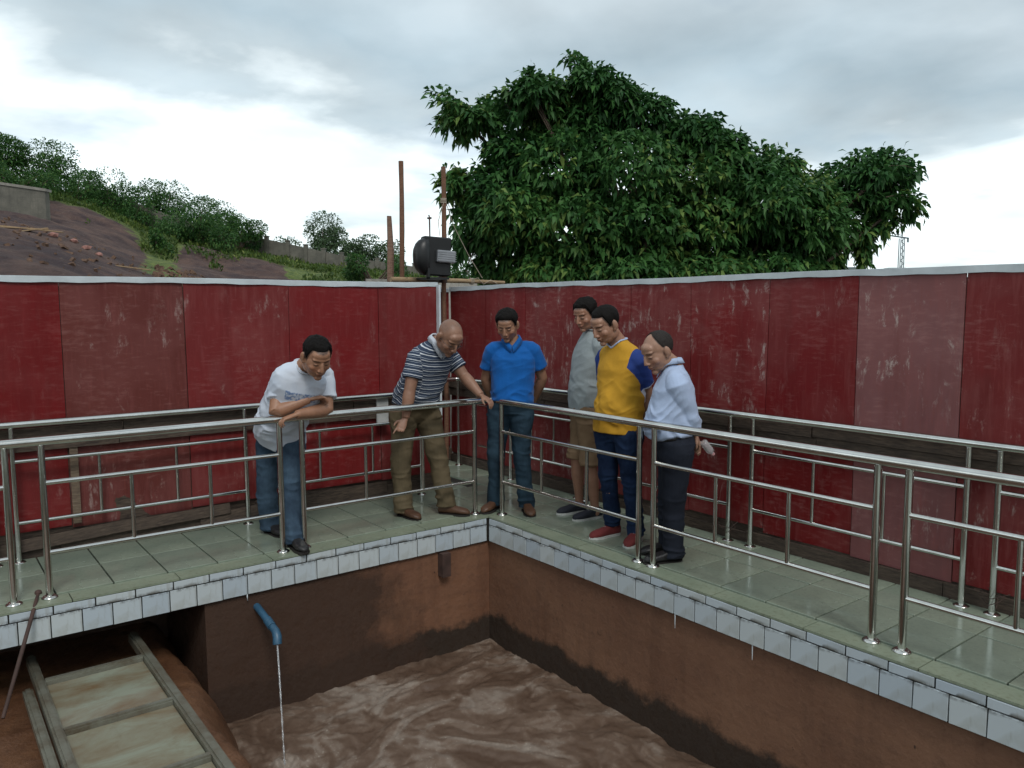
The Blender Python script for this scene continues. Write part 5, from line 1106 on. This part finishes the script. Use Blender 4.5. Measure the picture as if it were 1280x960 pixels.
# white T-shirt with a faint blue print on the chest
def white_shirt(me, J, bones):
    M = Mat('white cotton with blue chest print'); at = M.n('ShaderNodeAttribute', attribute_name='print'); co = M.coords(); n = M.noise(co, 7, 5); f = M.noise(co, 55, 3, .7)
    k = M.mix(M.rng(n, .3, .7), srgb(190, 200, 216), srgb(204, 210, 220)); k = M.mix(M.math('MULTIPLY', at.outputs['Fac'], M.rng(f, .44, .52)), k, srgb(110, 136, 178)); M.base(k).set(Roughness=.9).bump(M.noise(co, 240, 2), .25, .003); me.materials.append(M.m)
    c = getco(me); P = J['chest']; up = un(J['neck']-J['chest']); ls = un(J['shL']-J['shR']); fr = np.cross(ls, up); q = c-(P-up*.02); x = q@ls; z = q@up; y = q@fr
    v = (np.abs(x) < .11) & (np.abs(z) < .035) & (y > .05); a = me.attributes.new('print', 'FLOAT', 'POINT'); a.data.foreach_set('value', v.astype(np.float32))
def striped_shirt(me, J, bones):
    M = Mat('navy polo with white stripes'); at = M.n('ShaderNodeAttribute', attribute_name='along'); co = M.coords(); w = M.noise(co, 9, 4)
    ph = M.math('ADD', M.math('MULTIPLY', at.outputs['Fac'], 1/.038), M.math('MULTIPLY', w, .45)); fr_ = M.math('FRACT', ph); k1 = M.math('LESS_THAN', fr_, .16); f2 = M.math('MULTIPLY', M.math('GREATER_THAN', fr_, .44), M.math('LESS_THAN', fr_, .52))
    c = M.mix(k1, srgb(40, 54, 76), srgb(196, 200, 206)); c = M.mix(f2, c, srgb(150, 158, 170)); M.base(c).set(Roughness=.85).bump(M.noise(co, 200, 2), .3, .003); me.materials.append(M.m)
    idx, al = bone_part(getco(me), bones); a = me.attributes.new('along', 'FLOAT', 'POINT'); a.data.foreach_set('value', al.astype(np.float32))
def yellow_shirt(me, J, bones):
    M = Mat('mustard jersey with blue sleeves'); a1 = M.n('ShaderNodeAttribute', attribute_name='sleeve'); a2 = M.n('ShaderNodeAttribute', attribute_name='cuff'); co = M.coords(); n = M.noise(co, 7, 5)
    y = M.mix(M.rng(n, .3, .7), srgb(178, 132, 30), srgb(196, 146, 36)); b = M.mix(M.rng(n, .3, .7), srgb(22, 46, 106), srgb(30, 58, 128)); c = M.mix(M.math('GREATER_THAN', a1.outputs['Fac'], 0.0), y, b); c = M.mix(M.math('GREATER_THAN', a2.outputs['Fac'], 0.0), c, srgb(180, 186, 200))
    M.base(c).set(Roughness=.88).bump(M.noise(co, 240, 2), .3, .003); me.materials.append(M.m); co = getco(me); val = np.full(len(co), -1.0); cuff = np.full(len(co), -1.0); ls = un(J['shL']-J['shR'])
    for sd, sg in (('R', -1), ('L', 1)):
        sh, el = J['sh'+sd], J['el'+sd]; ax = un(el-sh); al = (co-sh)@ax; lat = ((co-sh)@ls)*sg; rad = np.linalg.norm((co-sh)-al[:, None]*ax, axis=1)
        v = np.minimum(np.minimum(lat+.018+al*.12, .105-rad), al+.09); val = np.maximum(val, v); cuff = np.maximum(cuff, np.minimum(v, al-(np.linalg.norm(el-sh)*.66-.012)))
    for nm, q in (('sleeve', val), ('cuff', cuff)): a = me.attributes.new(nm, 'FLOAT', 'POINT'); a.data.foreach_set('value', q.astype(np.float32))
T1, T2, T3 = (.32, .165, .105), (.30, .150, .095), (.36, .20, .135)
build_person('a', 'man in white T-shirt and jeans leaning folded arms on the rail', (-1.62, .45), PJ['white'], dict(face=FD(34), pitch=.58, tone=(.34, .175, .105), shirt=white_shirt, neckband=WHITE_T, pmat=JEANM, shoe=SHOEB, sole=SOLEB, sleeve=.68, loose=.018, hem=.02, belly=.022, bulk=1.05, jaw=1.06, hs=1.15, hair=hairline(27, 6, 40), hthick=.010, htop=1.5, seed=2, palmR=(0, 0, -1), palmL=(0, 0, -1), curlR=.5, curlL=.6))
build_person('b', 'bald man in navy striped polo and khaki trousers bending over the corner rail', (-.36, .32), PJ['striped'], dict(face=FD(38), pitch=.80, tone=(.29, .155, .100), shirt=striped_shirt, collar=WHITE_T, pmat=KHAKI, shoe=SHOEBR, sole=SOLEB, sleeve=.60, loose=.018, hem=.48, tuck=True, vneck=.05, hs=1.15, belly=.026, bulk=1.05, belt=True, glasses=True, watch='L', seed=3, pointR=True, palmR=tuple(-F2)+(0,), curlR=.55, palmL=(0, 0, -1), curlL=.45, tw=1.08, stubble=lambda q: np.clip((q[:, 2]-.045-.25*q[:, 1])/.03, 0, 1)*np.clip((.03-q[:, 1])/.03, 0, 1)*.5))
build_person('c', 'man in bright blue polo and jeans standing at the corner with hands behind him', (.25, 0), PJ['blue'], dict(face=FD(-14), pitch=.52, tone=(.33, .175, .108), shirt=plain(BLUE_T), collar=BLUE_T, pmat=JEANT, shoe=SHOEBR, sole=SOLEB, sleeve=.60, loose=.022, hem=.45, tuck=True, vneck=.06, hs=1.04, belly=.012, belt=True, seed=4, hair=hairline(31, -1, 20), hthick=.017, htop=1.3, hnoise=.006))
build_person('d', 'man in grey T-shirt and tan shorts, farthest back of the three on the right', (.60, -.45), PJ['gray'], dict(face=FD(-44), pitch=.38, tone=T1, shirt=plain(GREY_T), neckband=GREY_T, pmat=TAN, short=True, shoe=SHOENAVY, sole=SOLEW, sneaker=True, sleeve=.66, loose=.017, hem=.15, seed=5, bulk=.95, hs=1.04, hair=hairline(28, 0, 20), hthick=.019, htop=1.2, hnoise=.008))
build_person('e', 'man in mustard yellow V-neck with blue sleeves and red shoes', (.34, -1.12), PJ['yellow'], dict(face=FD(-56), pitch=.48, tone=(.35, .19, .125), shirt=yellow_shirt, neckband=SHIRT_L, vneck=.045, pmat=JEANN, shoe=SHOERED, sole=SOLEW, sneaker=True, sleeve=.66, loose=.018, hem=-.08, belly=.018, bulk=1.05, hs=1.09, seed=6, hair=hairline(33, 2, 30), hthick=.011, htop=1.9, hnoise=.004, tw=.88))
build_person('f', 'balding man in pale blue long-sleeved shirt and dark trousers, rightmost', (.36, -1.66), PJ['light'], dict(face=FD(-68), pitch=.50, tone=(.36, .205, .140), shirt=plain(SHIRT_L), collar=SHIRT_L, pmat=DARKP, shoe=SHOEB, sole=SOLEB, sleeve=1.55, loose=.024, hem=.30, tuck=True, vneck=.05, belly=.030, belt=True, bulk=1.04, seed=7, hs=1.12, hair=lambda a: R_(np.interp(abs(((math.degrees(a)+180) % 360)-180), [0, 50, 62, 72, 84, 98, 114, 135, 180], [87, 80, 52, 22, -6, -6, -28, -40, -42])), hthick=.005, htop=.0, hmat=HAIRG, hnoise=.003))
# clear bottle with a pink cap held behind the back
def bottle():
    h = A3(PJ['light']['haL'])+A3((.045, -.035, -.02)); t = thing('plastic_bottle', 'small clear plastic bottle held behind the back of the rightmost man', 'bottle', tuple(h)); M = Mat('clear plastic'); M.base((.82, .78, .80)).set(Roughness=.08); M.b.inputs['Transmission Weight'].default_value = .7
    d = un((.45, -.25, -.62)); m = MB(); u = un(np.cross(d, (0, 0, 1))); v = np.cross(d, u); m.loft([(h+d*s, u, v, r, r) for s, r in ((-.055, .022), (-.05, .027), (-.02, .027), (.02, .027), (.035, .024), (.046, .013), (.052, .012))], 18, 2); part('bottle_body', m.mesh('bottle_body', M.m, True), t)
    m = MB(); m.loft([(h+d*s, u, v, .014, .014) for s in (.050, .064)], 14, 2); part('cap', m.mesh('cap', simple('pinkish plastic', srgb(176, 130, 132), .4)), t)
bottle()
